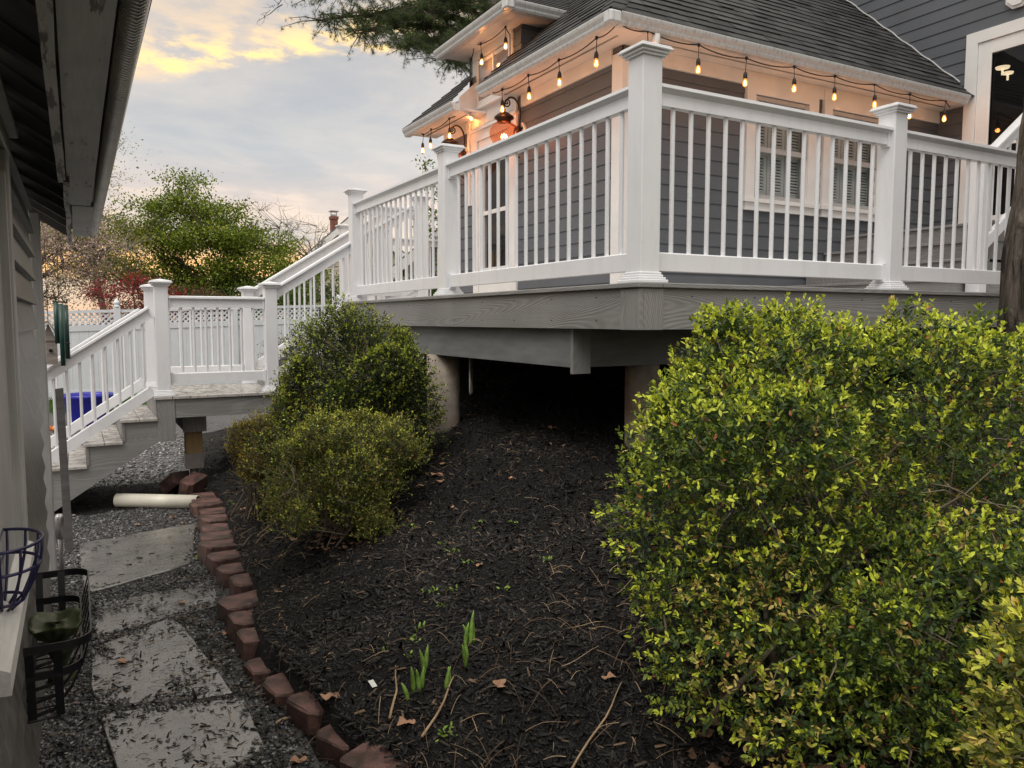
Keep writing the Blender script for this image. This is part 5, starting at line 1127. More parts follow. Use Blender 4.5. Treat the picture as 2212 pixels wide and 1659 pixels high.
def bush_litter(n, cx, cy, rx, ry, lab):
    VV, FF, b = [], [], 0
    for i in range(n):
        a = rng.uniform(0, 6.28); r_ = math.sqrt(rng.uniform(0, 1)); m = oakleaf(cx+rx*r_*math.cos(a), cy+ry*r_*math.sin(a), rng.uniform(.03, .065), rng.uniform(0, 6.28), None, rng.uniform(.005, .05)); VV += m.v; FF += [tuple(q+b for q in f) for f in m.f]; b += len(m.v)
    T = np.repeat(np.array([.12, .07, .045])[None]*rng.uniform(.4, 1.7, (n, 1)), 27, 0); npmesh('leaf_litter', np.array(VV), [np.array(FF)], 'litter', tint=T, kind='stuff', label=lab, cat='dead leaves')
bush_litter(110, 2.05, 1.62, .5, .3, 'brown oak leaf litter heaped under the big right bush'); bush_litter(70, 1.35, 4.35, .3, .22, 'brown leaf litter under the low middle bush')
# tulip shoots and hosta sprouts
def shoot(mb, x, y, h, r_, lean):
    z = float(hgt(x, y))-.01; P = [(x+lean[0]*t*t*h, y+lean[1]*t*t*h, z+h*t) for t in (0, .25, .5, .75, .9, 1)]; mb.tube(P, [r_*.8, r_, r_*1.05, r_*.8, r_*.45, r_*.08], 7)
SH = [((1.335, 2.72), [(0, 0, .15), (.02, .015, .12), (-.02, .01, .11), (.015, .04, .09)], 'tallest clump of green bulb shoots, right of the others'),
      ((1.255, 2.60), [(0, 0, .11), (.02, .03, .09)], 'pair of green bulb shoots just left of the tallest clump'),
      ((1.07, 2.62), [(0, 0, .10), (-.018, .01, .12), (.02, .02, .09), (-.05, -.01, .075)], 'broad clump of green bulb shoots at the left of the row'),
      ((1.125, 2.70), [(0, 0, .12), (.015, .02, .10)], 'green bulb shoots behind the broad left clump'),
      ((1.15, 2.55), [(0, 0, .09), (.018, .01, .08)], 'low pair of green bulb shoots in the middle of the row'),
      ((1.25, 3.05), [(0, 0, .035), (.02, .0, .03)], 'tiny single sprout above the shoot row'), ((1.05, 2.95), [(0, 0, .03), (.02, .01, .025)], 'tiny sprout at the upper left of the shoot row')]
for (x_, y_), lst, lab in SH:
    m = MB()
    for dx, dy, h_ in lst: shoot(m, x_+dx, y_+dy, h_*1.0, .0085 if h_ > .05 else .006, (random.uniform(-.3, .3), random.uniform(-.2, .2)))
    o = m.build('bulb_shoots', 'sprout', None, True); tag(o, lab, 'shoots', 'green bulb shoots in the mulch')
def rosette(x, y, n, s_, lab, col=(.25, .38, .06), flat=.5):
    z = float(hgt(x, y))+.006; p = np.array([[x, y, z]])+rng.normal(size=(n, 3))*np.array([s_, s_, .002]); dv = rvec(n); dv[:, 2] = np.abs(dv[:, 2])*flat+.15
    v_, f_, t_ = instance(LEAFV, LEAFF, p, frames(dv, rng.uniform(-.5, .5, n)), rng.uniform(.012, .026, n), np.array(col)*rng.uniform(.6, 1.4, (n, 1))); npmesh('sprout', v_, f_, 'leaf', tint=t_, label=lab, cat='sprout', group='pale green sprouts on the mulch')
for x_, y_, n_, s_, l_ in ((1.87, 3.00, 16, .012, 'brightest lime sprout at the right of the mulch'), (1.62, 3.62, 12, .015, 'upper clump of the vertical group of sprouts'), (1.60, 3.45, 22, .022, 'middle clump of the vertical group of sprouts'), (1.60, 3.28, 12, .018, 'lowest clump of the vertical group of sprouts'), (1.83, 3.60, 9, .012, 'small upright sprout right of the vertical group'), (1.78, 3.58, 8, .010, 'tiny pale sprout beside the upright one'),
                      (1.93, 3.45, 7, .014, 'faint sprout between the lime sprout and the upright one'), (1.39, 3.22, 16, .028, 'long flat patch of yellow-green bits, upper one'), (1.46, 3.16, 12, .022, 'right-hand patch of yellow-green bits'), (1.38, 3.08, 8, .015, 'small yellow-green patch below the long one'), (1.66, 3.02, 8, .016, 'pale sprout halfway to the lime one'), (1.20, 2.98, 18, .028, 'lower left patch of pale yellow bits'), (1.60, 4.0, 26, .03, 'sparse olive sprig on the upper mulch'), (1.06, 2.34, 24, .022, 'pale variegated sprig among the twigs at the bottom'), (1.12, 2.83, 9, .014, 'leafy sprout just above the shoot row'), (1.02, 6.35, 14, .03, 'little green weeds beside the far blocks'), (.66, 5.5, 20, .04, 'yellow-green weeds at the right rim of the far flagstone')):
    rosette(x_, y_, n_, s_, l_)
pt = MB(); pt.box(-.012, .012, -.017, .017, 0, .0015); o = pt.build('plant_tag', 'paper_tag'); o.location = (.945, 2.785, float(hgt(.945, 2.785))+.02); o.rotation_euler = (.5, .1, .3); tag(o, 'small white square tag lying on the mulch left of the shoots', 'tag')

# ------------------------------------------------------------------ bushes
def lumpy(c, r, k, rs, seed):
    g = np.random.default_rng(seed); out = []
    for i in range(k):
        d = g.normal(size=3); d /= np.linalg.norm(d); d[2] = abs(d[2])*(1 if g.uniform() < .75 else -1); q = np.array(c)+d*np.array(r)*g.uniform(.65, .95); s_ = rs*g.uniform(.7, 1.25); out.append((tuple(q), (s_, s_, s_*g.uniform(.8, 1.3))))
    return out
def bush(name, label, base, blobs, nsh, lsize, pal, stems, cat='bush', nl=11, tipcol=None, inner=.0, stemcol='stem_bark', mask=None, group=None, droop=0, nstem=26, upright=.35, stemr=1.0, tipf=.5, lump=1.0, spike=.10):
    t = thing(name, base, label, cat, group); tot = sum(b[1][0]*b[1][1]+b[1][0]*b[1][2] for b in blobs); P, D_ = [], []
    for c, r_ in blobs:
        k2 = int(nsh*(r_[0]*r_[1]+r_[0]*r_[2])/tot); d = rvec(int(k2*1.3)); d[:, 2] = np.where(d[:, 2] < -.75, -d[:, 2], d[:, 2])
        sh = 1-np.abs(rng.normal(0, .10, len(d)))-rng.uniform(0, 1, len(d))**3*.5
        nz = np.array([mnoise.noise(Vector((q*2.2+np.array(c)))) for q in d]); nz2 = np.array([mnoise.noise(Vector((q*6+np.array(c)))) for q in d]); sh = sh*(1+lump*(.13*nz+.09*nz2))+spike*rng.uniform(0, 1, len(d))**8
        p = np.array(c)+d*np.array(r_)*sh[:, None]; dn = d/np.array(r_); dn /= np.linalg.norm(dn, axis=1, keepdims=True)
        ins = np.zeros(len(p), bool)
        for c2, r2 in blobs:
            if c2 is c: continue
            ins |= (((p-np.array(c2))/np.array(r2))**2).sum(1) < .72
        keep = ~ins
        gap = np.array([mnoise.noise(Vector(q*3.1)) for q in p]); keep &= gap > (-.42+inner*np.clip((c[2]-p[:, 2])/r_[2], 0, 1))
        P.append(p[keep][:k2]); D_.append(dn[keep][:k2])
        kf = int(k2*.22); df = rvec(kf); P.append(np.array(c)+df*np.array(r_)*rng.uniform(.35, .85, (kf, 1))); D_.append(df)
    P = np.concatenate(P); D_ = np.concatenate(D_)
    if mask is not None: ok = mask(P); P, D_ = P[ok], D_[ok]
    D_ = D_+rng.normal(0, .35, D_.shape)+np.array([0, 0, upright]); D_ /= np.linalg.norm(D_, axis=1, keepdims=True); ns = len(P)
    L_ = lsize*rng.uniform(2.0, 4.2, ns)
    lp, ldir, lcol, lsz = [], [], [], []
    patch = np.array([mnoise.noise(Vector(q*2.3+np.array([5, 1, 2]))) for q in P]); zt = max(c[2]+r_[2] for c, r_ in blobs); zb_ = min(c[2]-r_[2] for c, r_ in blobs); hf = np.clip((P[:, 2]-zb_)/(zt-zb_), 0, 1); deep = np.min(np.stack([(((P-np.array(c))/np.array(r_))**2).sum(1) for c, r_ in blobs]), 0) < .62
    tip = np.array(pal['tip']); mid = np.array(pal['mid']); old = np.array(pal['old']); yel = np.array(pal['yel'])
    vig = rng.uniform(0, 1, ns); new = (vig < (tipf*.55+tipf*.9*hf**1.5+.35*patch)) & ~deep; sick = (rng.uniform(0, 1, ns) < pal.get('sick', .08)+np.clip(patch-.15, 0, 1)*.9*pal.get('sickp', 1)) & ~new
    R = frames(D_, rng.uniform(0, 6.28, ns))
    for j in range(nl):
        f = j/(nl-1); ang = (j % 2)*math.pi+(j//2)*math.pi/2+rng.normal(0, .25, ns); sp = 1.25-.45*f/.55 if f < .55 else .80-.65*(f-.55)/.45
        loc = np.stack([np.full(ns, math.cos(sp)), math.sin(sp)*np.cos(ang), math.sin(sp)*np.sin(ang)], 1); dl = np.einsum('nij,nj->ni', R, loc)+rng.normal(0, .13, (ns, 3)); dl[:, 2] -= droop*(1-f)
        fp = min(1, f/.62)
        lp.append(P-D_*(L_*(1-fp))[:, None]*.9+D_*L_[:, None]*.1); ldir.append(dl)
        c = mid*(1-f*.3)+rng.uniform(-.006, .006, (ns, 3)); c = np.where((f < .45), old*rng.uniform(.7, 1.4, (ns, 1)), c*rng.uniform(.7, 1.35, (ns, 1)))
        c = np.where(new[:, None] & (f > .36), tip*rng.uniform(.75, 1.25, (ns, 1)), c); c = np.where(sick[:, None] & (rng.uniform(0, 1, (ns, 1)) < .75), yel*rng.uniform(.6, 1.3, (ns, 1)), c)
        if pal.get('red'): c = np.where(rng.uniform(0, 1, (ns, 1)) < .012, np.array(pal['red']), c)
        lcol.append(np.clip(c, .004, .9)); lsz.append(lsize*rng.uniform(.7, 1.2, ns)*(1.0 if f < .55 else .86-.35*(f-.55)))
    lp = np.concatenate(lp); ldir = np.concatenate(ldir); lcol = np.concatenate(lcol); lsz = np.concatenate(lsz)
    v_, f_, t_ = instance(LEAFV, LEAFF, lp, frames(ldir, rng.normal(0, .6, len(lp))), lsz, lcol); npmesh('foliage', v_, f_, 'leaf', t, tint=t_)
    # stems: main ones from the base, shoots to the tips
    V, Fq = [], []; mb = MB(); z0 = base[2]
    mains = []
    for i in range(nstem):
        q = P[rng.integers(ns)]; a = Vector((base[0]+rng.normal(0, stems*.25), base[1]+rng.normal(0, stems*.25), z0-.03)); b = Vector(q)-Vector(D_[0])*0; mid_ = a.lerp(b, .5)+Vector((rng.normal(0, .05), rng.normal(0, .05), rng.uniform(0, .08)))
        P5 = [a, a.lerp(mid_, .5)+Vector(rng.normal(0, .015, 3)), mid_, mid_.lerp(b, .5)+Vector(rng.normal(0, .02, 3)), b]; mb.tube(P5, [.010*stemr, .008*stemr, .005*stemr, .0025*stemr, .001], 6); mains += P5[1:4]
    MA = np.array([tuple(p) for p in mains])
    for i in rng.choice(ns, min(ns, 420), replace=False):
        q = P[i]; k2 = np.argmin(((MA-q)**2).sum(1)+rng.uniform(0, .02, len(MA))); a = Vector(MA[k2]); b = Vector(q)
        if (b-a).length > .20: a = b+(a-b).normalized()*rng.uniform(.08, .16)
        m_ = a.lerp(b, .5)+Vector(rng.normal(0, .02, 3)); mb.tube([a, m_, b], [.003*stemr, .0025*stemr, .001], 4, False)
    mb.build('branches', stemcol, t)
    return t
BOX = dict(tip=(.62, .69, .08), mid=(.25, .33, .05), old=(.055, .095, .03), yel=(.62, .50, .15), red=(.42, .15, .06), sick=.05, sickp=1.2)
gz_ = lambda x, y: float(hgt(x, y))
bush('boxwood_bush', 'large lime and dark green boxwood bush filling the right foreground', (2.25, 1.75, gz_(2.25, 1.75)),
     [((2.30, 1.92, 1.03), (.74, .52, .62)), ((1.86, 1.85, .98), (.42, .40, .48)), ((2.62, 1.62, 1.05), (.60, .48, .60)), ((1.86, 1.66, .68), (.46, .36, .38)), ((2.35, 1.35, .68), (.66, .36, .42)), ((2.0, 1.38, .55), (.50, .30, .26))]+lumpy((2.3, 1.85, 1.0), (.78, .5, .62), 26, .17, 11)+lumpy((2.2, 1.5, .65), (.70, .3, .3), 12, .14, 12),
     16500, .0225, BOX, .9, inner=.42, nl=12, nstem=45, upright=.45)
OLD = dict(tip=(.42, .48, .06), mid=(.15, .19, .035), old=(.032, .052, .018), yel=(.22, .17, .05), red=(.25, .12, .05), sick=.02, sickp=.4)
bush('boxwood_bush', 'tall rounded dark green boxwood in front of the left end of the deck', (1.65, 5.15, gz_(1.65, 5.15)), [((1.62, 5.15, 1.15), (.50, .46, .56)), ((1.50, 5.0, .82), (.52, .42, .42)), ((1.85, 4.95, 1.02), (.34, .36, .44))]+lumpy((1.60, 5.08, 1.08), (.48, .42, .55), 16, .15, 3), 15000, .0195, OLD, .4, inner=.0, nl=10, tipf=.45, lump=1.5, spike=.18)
OLV = dict(tip=(.54, .58, .09), mid=(.28, .30, .06), old=(.09, .11, .035), yel=(.28, .20, .06), red=(.30, .15, .06), sick=.10)
bush('low_bush', 'low olive-green bush with bare lower stems in the middle of the bed', (1.37, 4.35, gz_(1.37, 4.35)), [((1.36, 4.40, .78), (.38, .30, .20)), ((1.12, 4.46, .62), (.22, .24, .22))]+lumpy((1.36, 4.38, .76), (.46, .36, .27), 34, .095, 5)+lumpy((1.22, 4.26, .50), (.40, .26, .14), 16, .10, 6), 8500, .0165, OLV, .35, inner=.75, nl=9, upright=.6, tipf=.3, nstem=34, stemr=.5, lump=1.6, spike=.9)
YEL = dict(tip=(.52, .44, .06), mid=(.30, .26, .04), old=(.06, .062, .018), yel=(.32, .20, .06), red=(.32, .14, .05), sick=.15)
bush('low_bush', 'small yellowish-green bush behind and left of the low middle one, near the landing', (1.12, 5.75, gz_(1.12, 5.75)), [((1.18, 5.5, .70), (.24, .26, .26)), ((1.30, 5.3, .66), (.24, .24, .24))]+lumpy((1.18, 5.45, .74), (.30, .3, .3), 12, .12, 8), 5500, .0150, YEL, .3, inner=.4, nl=9, upright=.6, tipf=.3, nstem=40, stemr=.7, lump=2.2, spike=.3)
NEA = dict(tip=(.62, .64, .09), mid=(.36, .38, .07), old=(.13, .16, .04), yel=(.80, .62, .16), red=(.50, .15, .04), sick=.28)
bush('boxwood_bush', 'near yellow-green bush leaning in at the lower right corner', (1.78, .62, gz_(1.78, .62)), [((1.66, .66, .80), (.27, .24, .37)), ((1.82, .55, .70), (.36, .3, .42))], 3000, .0225, NEA, .3, inner=.0, nl=10, nstem=24)

# ------------------------------------------------------------------ big trunk at the right
tk = thing('tree', (4.72, 2.28, .5), 'thick furrowed tree trunk at the right edge in front of the deck', 'tree'); n, mlev = 56, 90; V = []
for i in range(mlev+1):
    z = .2+i*(5.6/mlev); cxk = 4.735+.02*math.sin(z*1.3)+(max(0, z-1.95)*.16 if z > 1.95 else 0)-max(0, (1.4-z))*.02; r0 = .30+.09*max(0, 1-(z-.3)/1.0)-.012*z
    for j in range(n):
        t = 2*math.pi*j/n; q = mnoise.noise(Vector((math.cos(t)*5.5, math.sin(t)*5.5, z*1.1)))*.030-abs(mnoise.noise(Vector((math.cos(t)*9, math.sin(t)*9, z*1.9+7))))*.050
        kn = .035*math.exp(-((z-1.98)/.05)**2-((t-3.5)/.25)**2); r_ = r0+q+kn; V.append((cxk+r_*math.cos(t), 2.28+r_*math.sin(t), z))
V = np.array(V); ii = np.arange((mlev+1)*n).reshape(mlev+1, n); Fq = np.stack([ii[:-1], np.roll(ii[:-1], -1, 1), np.roll(ii[1:], -1, 1), ii[1:]], -1).reshape(-1, 4); npmesh('trunk', V, [Fq], 'furrowed_bark', tk, smooth=True)
# crown above the frame: limbs and leaves out of the shot to the right
mb = MB()
for k2 in range(5): a = 2*math.pi*k2/5; mb.tube([(5.4, 2.28, 5.6), (5.4+.8*math.cos(a), 2.28+.8*math.sin(a), 6.6), (5.5+1.6*math.cos(a), 2.28+1.6*math.sin(a), 7.8)], [.16, .09, .03], 8)
mb.build('limbs', 'dark_bark', tk, True)

# ------------------------------------------------------------------ background trees
def tree(label, base, top, crown, n, ls, cols, trunk_r, bark_='pale_bark', name='tree', clusters=90, cr=.45, mat='matt_leaf', cat='tree', lean=None, flat=1.0, group='trees beyond the fence', nb=16, trunk_h=None, quad=QUADV, twigs=260, twr=.008):
    t = thing(name, base, label, cat, group); B = Vector(base); mb = MB(); th = trunk_h or (min(c[2]-r_[2]*.4 for c, r_ in crown)-base[2]); fork = B+Vector((0, 0, max(.2, th)))
    if lean: fork += Vector(lean)
    mb.tube([B, B.lerp(fork, .5)+Vector((.03, .02, 0)), fork], [trunk_r, trunk_r*.85, trunk_r*.7], 8); ends = []
    tot = sum(r_[0]*r_[1]*r_[2] for c, r_ in crown); CC, RR = [], []
    for c, r_ in crown:
        k2 = max(3, int(clusters*r_[0]*r_[1]*r_[2]/tot)); d = rvec(k2)*(rng.uniform(.25, 1, (k2, 1))**.45); CC.append(np.array(c)+d*np.array(r_))
    CC = np.concatenate(CC); limbs = []
    for i in range(nb):
        q = Vector(CC[rng.integers(len(CC))]); m_ = fork.lerp(q, .5)+Vector((0, 0, .12*(q-fork).length))+Vector(rng.normal(0, .12, 3)); P5 = [fork, fork.lerp(m_, .5), m_, m_.lerp(q, .6)+Vector(rng.normal(0, .08, 3)), q]; mb.tube(P5, [trunk_r*.55, trunk_r*.42, trunk_r*.3, trunk_r*.16, trunk_r*.06], 6); limbs += P5[1:]
    LM = np.array([tuple(p) for p in limbs])
    for i in range(len(CC)):
        k2 = np.argmin(((LM-CC[i])**2).sum(1)); a = Vector(LM[k2]); b = Vector(CC[i]); mb.tube([a, a.lerp(b, .5)+Vector(rng.normal(0, .06, 3)), b], [twr*2.2, twr*1.6, twr], 4, False)
    for i in range(twigs):
        c = CC[rng.integers(len(CC))]; a = Vector(c); d = Vector(rvec(1)[0]); d.z = abs(d.z)*.8+.1; l = cr*rng.uniform(.7, 1.9); b = a+d*l; mb.tube([a, a.lerp(b, .5)+Vector(rng.normal(0, .04, 3)), b], [twr*.9, twr*.7, twr*.35], 3, False)
    mb.build('trunk', bark_, t)
    if n:
        k2 = rng.integers(len(CC), size=n); off = rng.normal(0, 1, (n, 3))*cr*np.array([1, 1, .55*flat]); P = CC[k2]+off; hz_t = np.clip((P[:, 2]-CC[:, 2].min())/(np.ptp(CC[:, 2])+.01), 0, 1)
        cc = np.array(cols)[rng.integers(len(cols), size=n)]*rng.uniform(.65, 1.35, (n, 1)); cc = cc*(1+.3*np.array([mnoise.noise(Vector(q*.9)) for q in CC]))[k2][:, None]
        v_, f_, t_ = instance(quad, QUADF, P, frames(rvec(n)+np.array([0, 0, .2]), rng.uniform(0, 6.28, n)), ls*rng.uniform(.6, 1.3, n), np.clip(cc, .002, .95)); npmesh('crown', v_, f_, mat, t, tint=t_)
    return t
GR = [(.15, .22, .02), (.21, .28, .03), (.09, .14, .015), (.30, .34, .04)]
tree('tall bright green spring tree with a wide open crown, left of the stair rails', (4.3, 27.5, 0), 7, [((3.6, 27.8, 4.3), (2.6, 1.8, .5)), ((3.4, 28, 5.3), (1.9, 1.4, .4)), ((5.6, 27.2, 3.3), (2.0, 1.4, .6)), ((2.0, 28, 3.2), (1.7, 1.4, .5)), ((4.6, 27.6, 2.5), (2.9, 1.4, .6)), ((3.3, 28, 6.1), (1.0, .6, .25)), ((5.4, 27.4, 4.2), (1.5, 1.2, .4)), ((1.6, 28, 4.5), (1.0, 1, .3)), ((4.4, 27.6, 5.0), (1.2, 1, .3))],
     50000, .095, GR, .16, 'dark_bark', clusters=300, cr=.27, nb=34, trunk_h=1.6, twigs=900, twr=.007)
tree('bare pale-branched tree rising behind the green tree on the right', (9.3, 34, 0), 8, [((8.9, 34, 4.6), (1.4, 1.2, 1.5)), ((7.0, 34, 5.4), (1.6, 1, 1.3))], 0, .1, GR, .07, 'pale_bark', clusters=130, cr=.45, nb=22, twigs=600, twr=.007, name='bare_tree')
tree('pinkish-white blossoming tree behind the fence at the left', (-1.2, 24, 0), 5, [((-.9, 24, 2.9), (1.8, 1.2, 1.1)), ((-.2, 23.5, 3.6), (1.2, 1, 1.0))], 17000, .055, [(.62, .48, .46), (.52, .36, .36), (.40, .30, .22), (.25, .25, .08)], .08, 'dark_bark', clusters=170, cr=.30, name='blossom_tree', nb=22, twigs=500)
tree('thinly leafed yellow-green tree with leaning trunk, nearest the garage eave', (1.0, 26, 0), 6, [((-.2, 26.3, 4.6), (1.3, 1, 1.2)), ((.9, 26, 3.7), (1.3, 1, 1.0)), ((1.0, 26, 6.3), (.45, .4, 1.0))], 9000, .06, [(.28, .26, .04), (.22, .24, .05), (.34, .28, .06)], .11, 'pale_bark', clusters=130, cr=.35, lean=(-.5, 0, 0), nb=20, twigs=520)
tree('bare grey tree at the far left behind the blossoms', (-2, 31, 0), 7, [((-1.6, 31, 5.0), (1.8, 1.2, 1.6)), ((-.4, 31, 4.4), (1.5, 1, 1.4))], 0, .1, GR, .14, 'dark_bark', clusters=140, cr=.5, nb=22, twigs=600, twr=.011, name='bare_tree')
tree('crimson flowering shrub just behind the fence', (1.3, 20.6, 0), 3, [((1.15, 20.7, 2.05), (.95, .7, .62)), ((1.9, 20.5, 1.9), (.8, .6, .55))], 13000, .042, [(.42, .018, .045), (.30, .02, .04), (.16, .05, .03), (.09, .09, .03)], .05, 'dark_bark', clusters=120, cr=.17, name='shrub', cat='shrub', nb=14, twigs=260, twr=.005)
tree('dim brownish shrub right of the crimson one', (2.9, 20.8, 0), 3, [((2.7, 20.8, 1.9), (.8, .6, .5))], 5000, .045, [(.12, .06, .03), (.10, .11, .03), (.20, .04, .04)], .05, 'dark_bark', clusters=60, cr=.18, name='shrub', cat='shrub', nb=10, twigs=120, twr=.005)
tree('low green thicket behind the fence under the tall green tree', (5.2, 21.5, 0), 3, [((4.6, 21.5, 1.9), (1.6, .8, .7)), ((6.3, 21.5, 2.0), (1.4, .8, .8)), ((7.9, 21.5, 1.9), (1.2, .8, .7))], 16000, .07, [(.07, .13, .02), (.11, .18, .03), (.045, .09, .015)], .06, 'dark_bark', clusters=120, cr=.25, name='shrub', cat='shrub', nb=16, twigs=200, twr=.006)
tree('dark narrow conical evergreen before the neighbouring gable', (9.25, 26.5, 0), 5, [((9.25, 26.5, 2.0), (.55, .55, 1.3)), ((9.25, 26.5, 3.5), (.26, .26, .75))], 9000, .07, [(.03, .06, .015), (.045, .08, .02), (.02, .04, .012)], .07, 'dark_bark', clusters=110, cr=.14, name='evergreen_tree', nb=8, twigs=30, trunk_h=.5)
tree('twiggy half-bare shrub behind the landing, by the white fence', (3.7, 15.8, 0), 2, [((3.7, 15.8, .75), (.6, .45, .6))], 500, .04, [(.22, .13, .10), (.14, .16, .05)], .03, 'dark_bark', clusters=70, cr=.16, name='shrub', cat='shrub', nb=14, twigs=260, twr=.004, group='shrubs inside the fence')
tree('twiggy reddish shrub behind the upper stair balusters', (4.9, 14.6, 0), 2, [((4.9, 14.6, .9), (.7, .5, .75))], 1400, .04, [(.24, .13, .10), (.14, .16, .05), (.18, .08, .05)], .03, 'dark_bark', clusters=80, cr=.16, name='shrub', cat='shrub', nb=14, twigs=260, twr=.004, group='shrubs inside the fence')
tree('leafy green shrub beyond the far end of the deck', (5.9, 13.6, 0), 3, [((5.6, 13.6, 1.5), (1.1, .7, 1.0)), ((6.9, 13.4, 1.8), (.9, .6, .8))], 13000, .06, [(.08, .15, .02), (.13, .21, .03), (.04, .08, .015)], .05, 'dark_bark', clusters=110, cr=.18, name='shrub', cat='shrub', nb=14, twigs=160, twr=.005, group='shrubs inside the fence')
tree('slender young tree with sparse leaves beyond the deck railing, left of the house', (5.55, 12.4, 0), 4, [((5.5, 12.4, 3.2), (.28, .25, .9)), ((5.35, 12.4, 4.15), (.10, .1, .35))], 900, .06, [(.12, .20, .03), (.18, .24, .05)], .02, 'dark_bark', clusters=36, cr=.10, name='young_tree', nb=8, twigs=30, twr=.004, group='shrubs inside the fence')
# pine beyond the house: trunks and drooping needle boughs
pn = thing('pine_tree', (9.9, 18.6, 0), 'big dark pine with drooping boughs rising behind the dormer', 'tree', 'trees beyond the fence')
mb = MB(); mb.tube([(9.7, 18.4, 0), (9.72, 18.4, 6), (9.75, 18.4, 13)], [.42, .36, .30], 18); mb.tube([(10.35, 18.3, 0), (10.3, 18.3, 6), (10.2, 18.3, 12)], [.30, .26, .22], 14); mb.build('trunk', 'furrowed_bark', pn, True)
F2, U2, R2 = None, None, None
fh = np.array([math.sin(YAW), math.cos(YAW), 0]); rt = np.array([math.cos(YAW), -math.sin(YAW), 0])
tips = []; mb = MB()
bough = [((9.6, 18.3, 9.1), (4.95, 17.4, 8.15), .10), ((9.6, 18.3, 8.8), (5.6, 17.0, 7.85), .08), ((9.6, 18.3, 8.4), (6.45, 16.5, 7.55), .07), ((9.6, 18.3, 9.9), (5.1, 17.4, 8.75), .08), ((9.6, 18.3, 8.1), (7.3, 15.8, 7.2), .05), ((9.6, 18.3, 10.2), (5.9, 17.0, 9.3), .09), ((9.6, 18.3, 9.3), (6.9, 16.5, 8.4), .06), ((9.6, 18.3, 8.9), (7.8, 16.2, 7.9), .06), ((9.6, 18.3, 9.5), (7.6, 16.6, 9.0), .06), ((9.6, 18.3, 9.6), (6.2, 17.3, 8.3), .06)]
for a, b, r_ in bough:
    a, b = Vector(a), Vector(b); P = [a.lerp(b, t)+Vector((0, 0, .25*math.sin(t*3.1)+rng.normal(0, .03))) for t in np.linspace(0, 1, 9)]; mb.tube(P, [r_*(1-.85*t) for t in np.linspace(0, 1, 9)], 6)
    for k2 in range(170):
        t = rng.uniform(.12, 1)**.7; p = a.lerp(b, t)+Vector((0, 0, .25*math.sin(t*3.1))); d = Vector(rvec(1)[0]); d.z = d.z*.35-.12; q = p+d*rng.uniform(.25, 1.0); m_ = p.lerp(q, .5)+Vector((0, 0, .05)); mb.tube([p, m_, q], [.014, .010, .004], 4, False)
        for u in (.45, .6, .75, .9, 1.0): tips.append(tuple(p.lerp(q, u)+Vector(rng.normal(0, .035, 3))))
mb.build('boughs', 'dark_bark', pn)
tips = np.array(tips); nt_ = len(tips); kN = 34; P = np.repeat(tips, kN, 0); dv = rvec(len(P)); dv[:, 2] += .1; v_, f_, t_ = instance(np.array([[0, .018, 0], [0, -.018, 0], [1, 0, 0]]), [np.array([[0, 1, 2]])], P, frames(dv, rng.uniform(0, 6.28, len(P))), rng.uniform(.07, .13, len(P)), np.array([.085, .125, .045])*rng.uniform(.5, 1.7, (len(P), 1)))
npmesh('needles', v_, f_, 'matt_leaf', pn, tint=t_)
# twig overhanging at the top left of the sky
tw = MB()
def twig(a, b, r_, depth):
    a, b = Vector(a), Vector(b); P = [a.lerp(b, t)+Vector(rng.normal(0, .015, 3)) for t in np.linspace(0, 1, 5)]; tw.tube(P, [r_, r_*.85, r_*.7, r_*.5, r_*.3], 5)
    if depth:
        for t in (.3, .5, .65, .8, .95): p = a.lerp(b, t); d = (b-a)*rng.uniform(.25, .45)+Vector(rng.normal(0, .07, 3)); twig(p, p+d, r_*.5, depth-1)
twig((3.45, 12.4, 7.45), (2.95, 12.6, 6.45), .016, 2); twig((3.3, 12.4, 7.3), (3.25, 12.4, 6.62), .012, 2)
tw.tube([(3.45, 12.4, 7.45), (3.8, 12.5, 9), (4.5, 13, 11)], [.018, .04, .08], 6); tw.tube([(3.3, 12.4, 7.3), (3.42, 12.4, 7.5)], .013, 5); o = tw.build('bare_branch', 'dark_bark'); tag(o, 'bare budding twigs dipping into the top of the sky left of the pine', 'branch')

# ------------------------------------------------------------------ neighbouring houses
nb_ = thing('neighbour_house', (13, 40, 0), 'cream house with a dark gabled roof and brick chimney far beyond the fence', 'house', 'neighbouring houses')
def P3(px, py, d):
    f = fh*math.cos(PITCH)-np.array([0, 0, 1])*math.sin(PITCH); u = np.cross(rt, f); return np.array([0, 0, 1.6])+(f+rt*(px-1106)/1675-u*(py-829.5)/1675)*d
A = [(9.6, 40.6, 4.0), (12.9, 39.4, 7.1), (16.2, 38.2, 4.0)]; dvec = Vector((2.6, 7, 0))
m = MB(); a0, a1, a2 = [Vector(q) for q in A]; b0 = Vector((a0.x+.25, a0.y, 0)); b2 = Vector((a2.x-.25, a2.y, 0))
org = Vector((a0.x+.3, a0.y, 0)); u_ = (a2-a0); Lw = u_.length-.6; u_ = u_.normalized(); nr = Vector((u_.y, -u_.x, 0)); 
lap(m, org, u_, (0, 0, 1), nr, lambda h: (0, Lw) if h < 3.9 else ((h-3.9)/.93, Lw-(h-3.9)/.93), 6.8, .22, .03); m.face([org+dvec, org, org+Vector((0, 0, 3.9)), org+dvec+Vector((0, 0, 3.9))]); m.build('wall', 'cream_siding', nb_)
m = MB(); up3 = Vector((0, 0, .18))
for p, q in ((a0, a1), (a1, a2)): m.hexa([p-nr*-.25, q-nr*-.25, q+dvec, p+dvec, p+nr*.25+up3, q+nr*.25+up3, q+dvec+up3, p+dvec+up3])
rf = m.build('roof', 'far_shingles', nb_)
m = MB(); dn3 = Vector((0, 0, -.28))
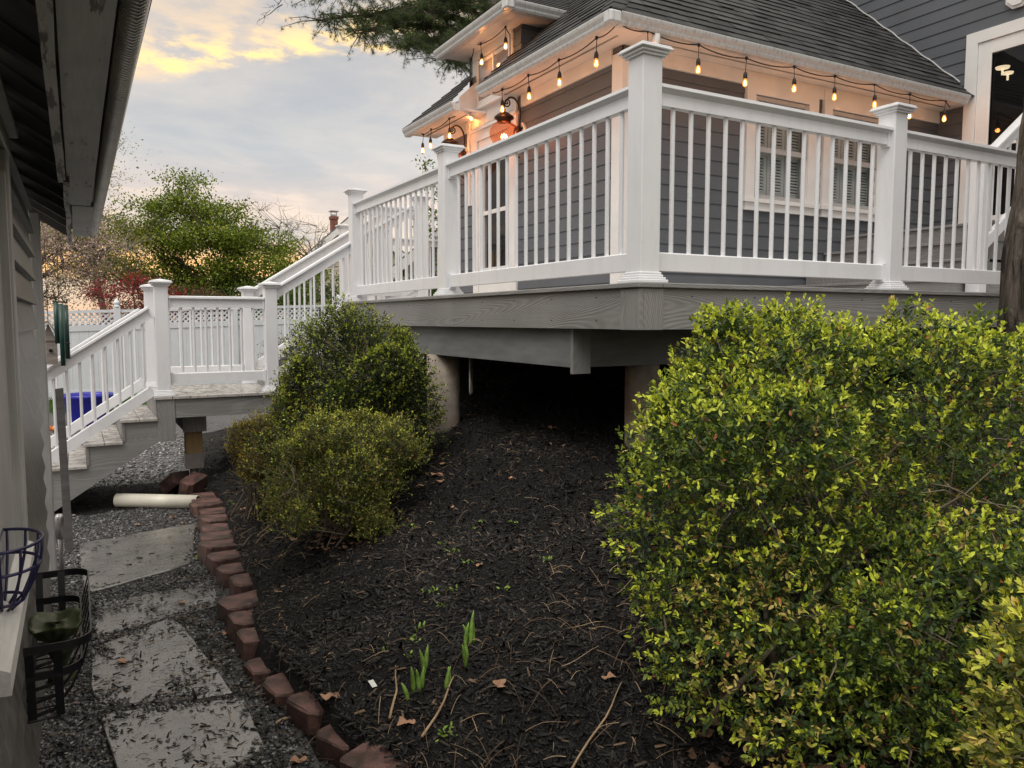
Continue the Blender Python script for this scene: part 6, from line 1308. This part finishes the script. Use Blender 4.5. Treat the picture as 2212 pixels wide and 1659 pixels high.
for p, q in ((a0, a1), (a1, a2)): m.hexa([p+nr*.27+dn3, q+nr*.27+dn3, q+nr*.20+dn3, p+nr*.20+dn3, p+nr*.27+up3*.5, q+nr*.27+up3*.5, q+nr*.20+up3*.5, p+nr*.20+up3*.5])
m.build('rake_board', 'white_trim', nb_)
ch = P3(721, 470, 42); m = MB(); m.box(ch[0]-.17, ch[0]+.17, ch[1]-.17, ch[1]+.17, 5.2, 7.05); m.box(ch[0]-.21, ch[0]+.21, ch[1]-.21, ch[1]+.21, 7.05, 7.2); m.build('chimney', 'chimney_brick', rf)
m = MB(); m.box(ch[0]-.14, ch[0]+.14, ch[1]-.14, ch[1]+.14, 7.21, 7.3); m.box(ch[0]-.22, ch[0]+.22, ch[1]-.22, ch[1]+.22, 7.45, 7.5)
for sx_ in (-.15, .15): m.box(ch[0]+sx_-.02, ch[0]+sx_+.02, ch[1]-.02, ch[1]+.02, 7.2, 7.45)
m.build('chimney_cap', 'galvanised', rf)
n2h = thing('neighbour_house', (9, 20, 0), 'grey-sided neighbouring house with a dark sloping roof, glimpsed through the deck balusters', 'house', 'neighbouring houses')
m = MB(); q0 = P3(880, 690, 22); q1 = P3(1010, 690, 22); org = Vector((q0[0], q0[1], 0)); u_ = Vector((q1[0]-q0[0], q1[1]-q0[1], 0)); u_ = u_.normalized(); nr = Vector((u_.y, -u_.x, 0))
lap(m, org, u_, (0, 0, 1), nr, lambda h: (max(0, (h-3.2)/.8), 3.4), 5.6, .2, .03); m.face([org-nr*5, org, org+Vector((0, 0, 3.2)), org-nr*5+Vector((0, 0, 3.2))]); m.build('wall', 'neighbour_siding', n2h)
m = MB(); s0 = org-u_*.35+Vector((0, 0, 2.95)); s1 = org+u_*3.1+Vector((0, 0, 5.75)); m.hexa([s0+nr*.3, s1+nr*.3, s1-nr*5, s0-nr*5, s0+nr*.3+up3, s1+nr*.3+up3, s1-nr*5+up3, s0-nr*5+up3]); m.build('roof', 'far_shingles', n2h)
m = MB(); m.hexa([s0+nr*.32-up3, s1+nr*.32-up3, s1+nr*.26-up3, s0+nr*.26-up3, s0+nr*.32+up3*.7, s1+nr*.32+up3*.7, s1+nr*.26+up3*.7, s0+nr*.26+up3*.7]); m.build('rake_board', 'white_trim', n2h)
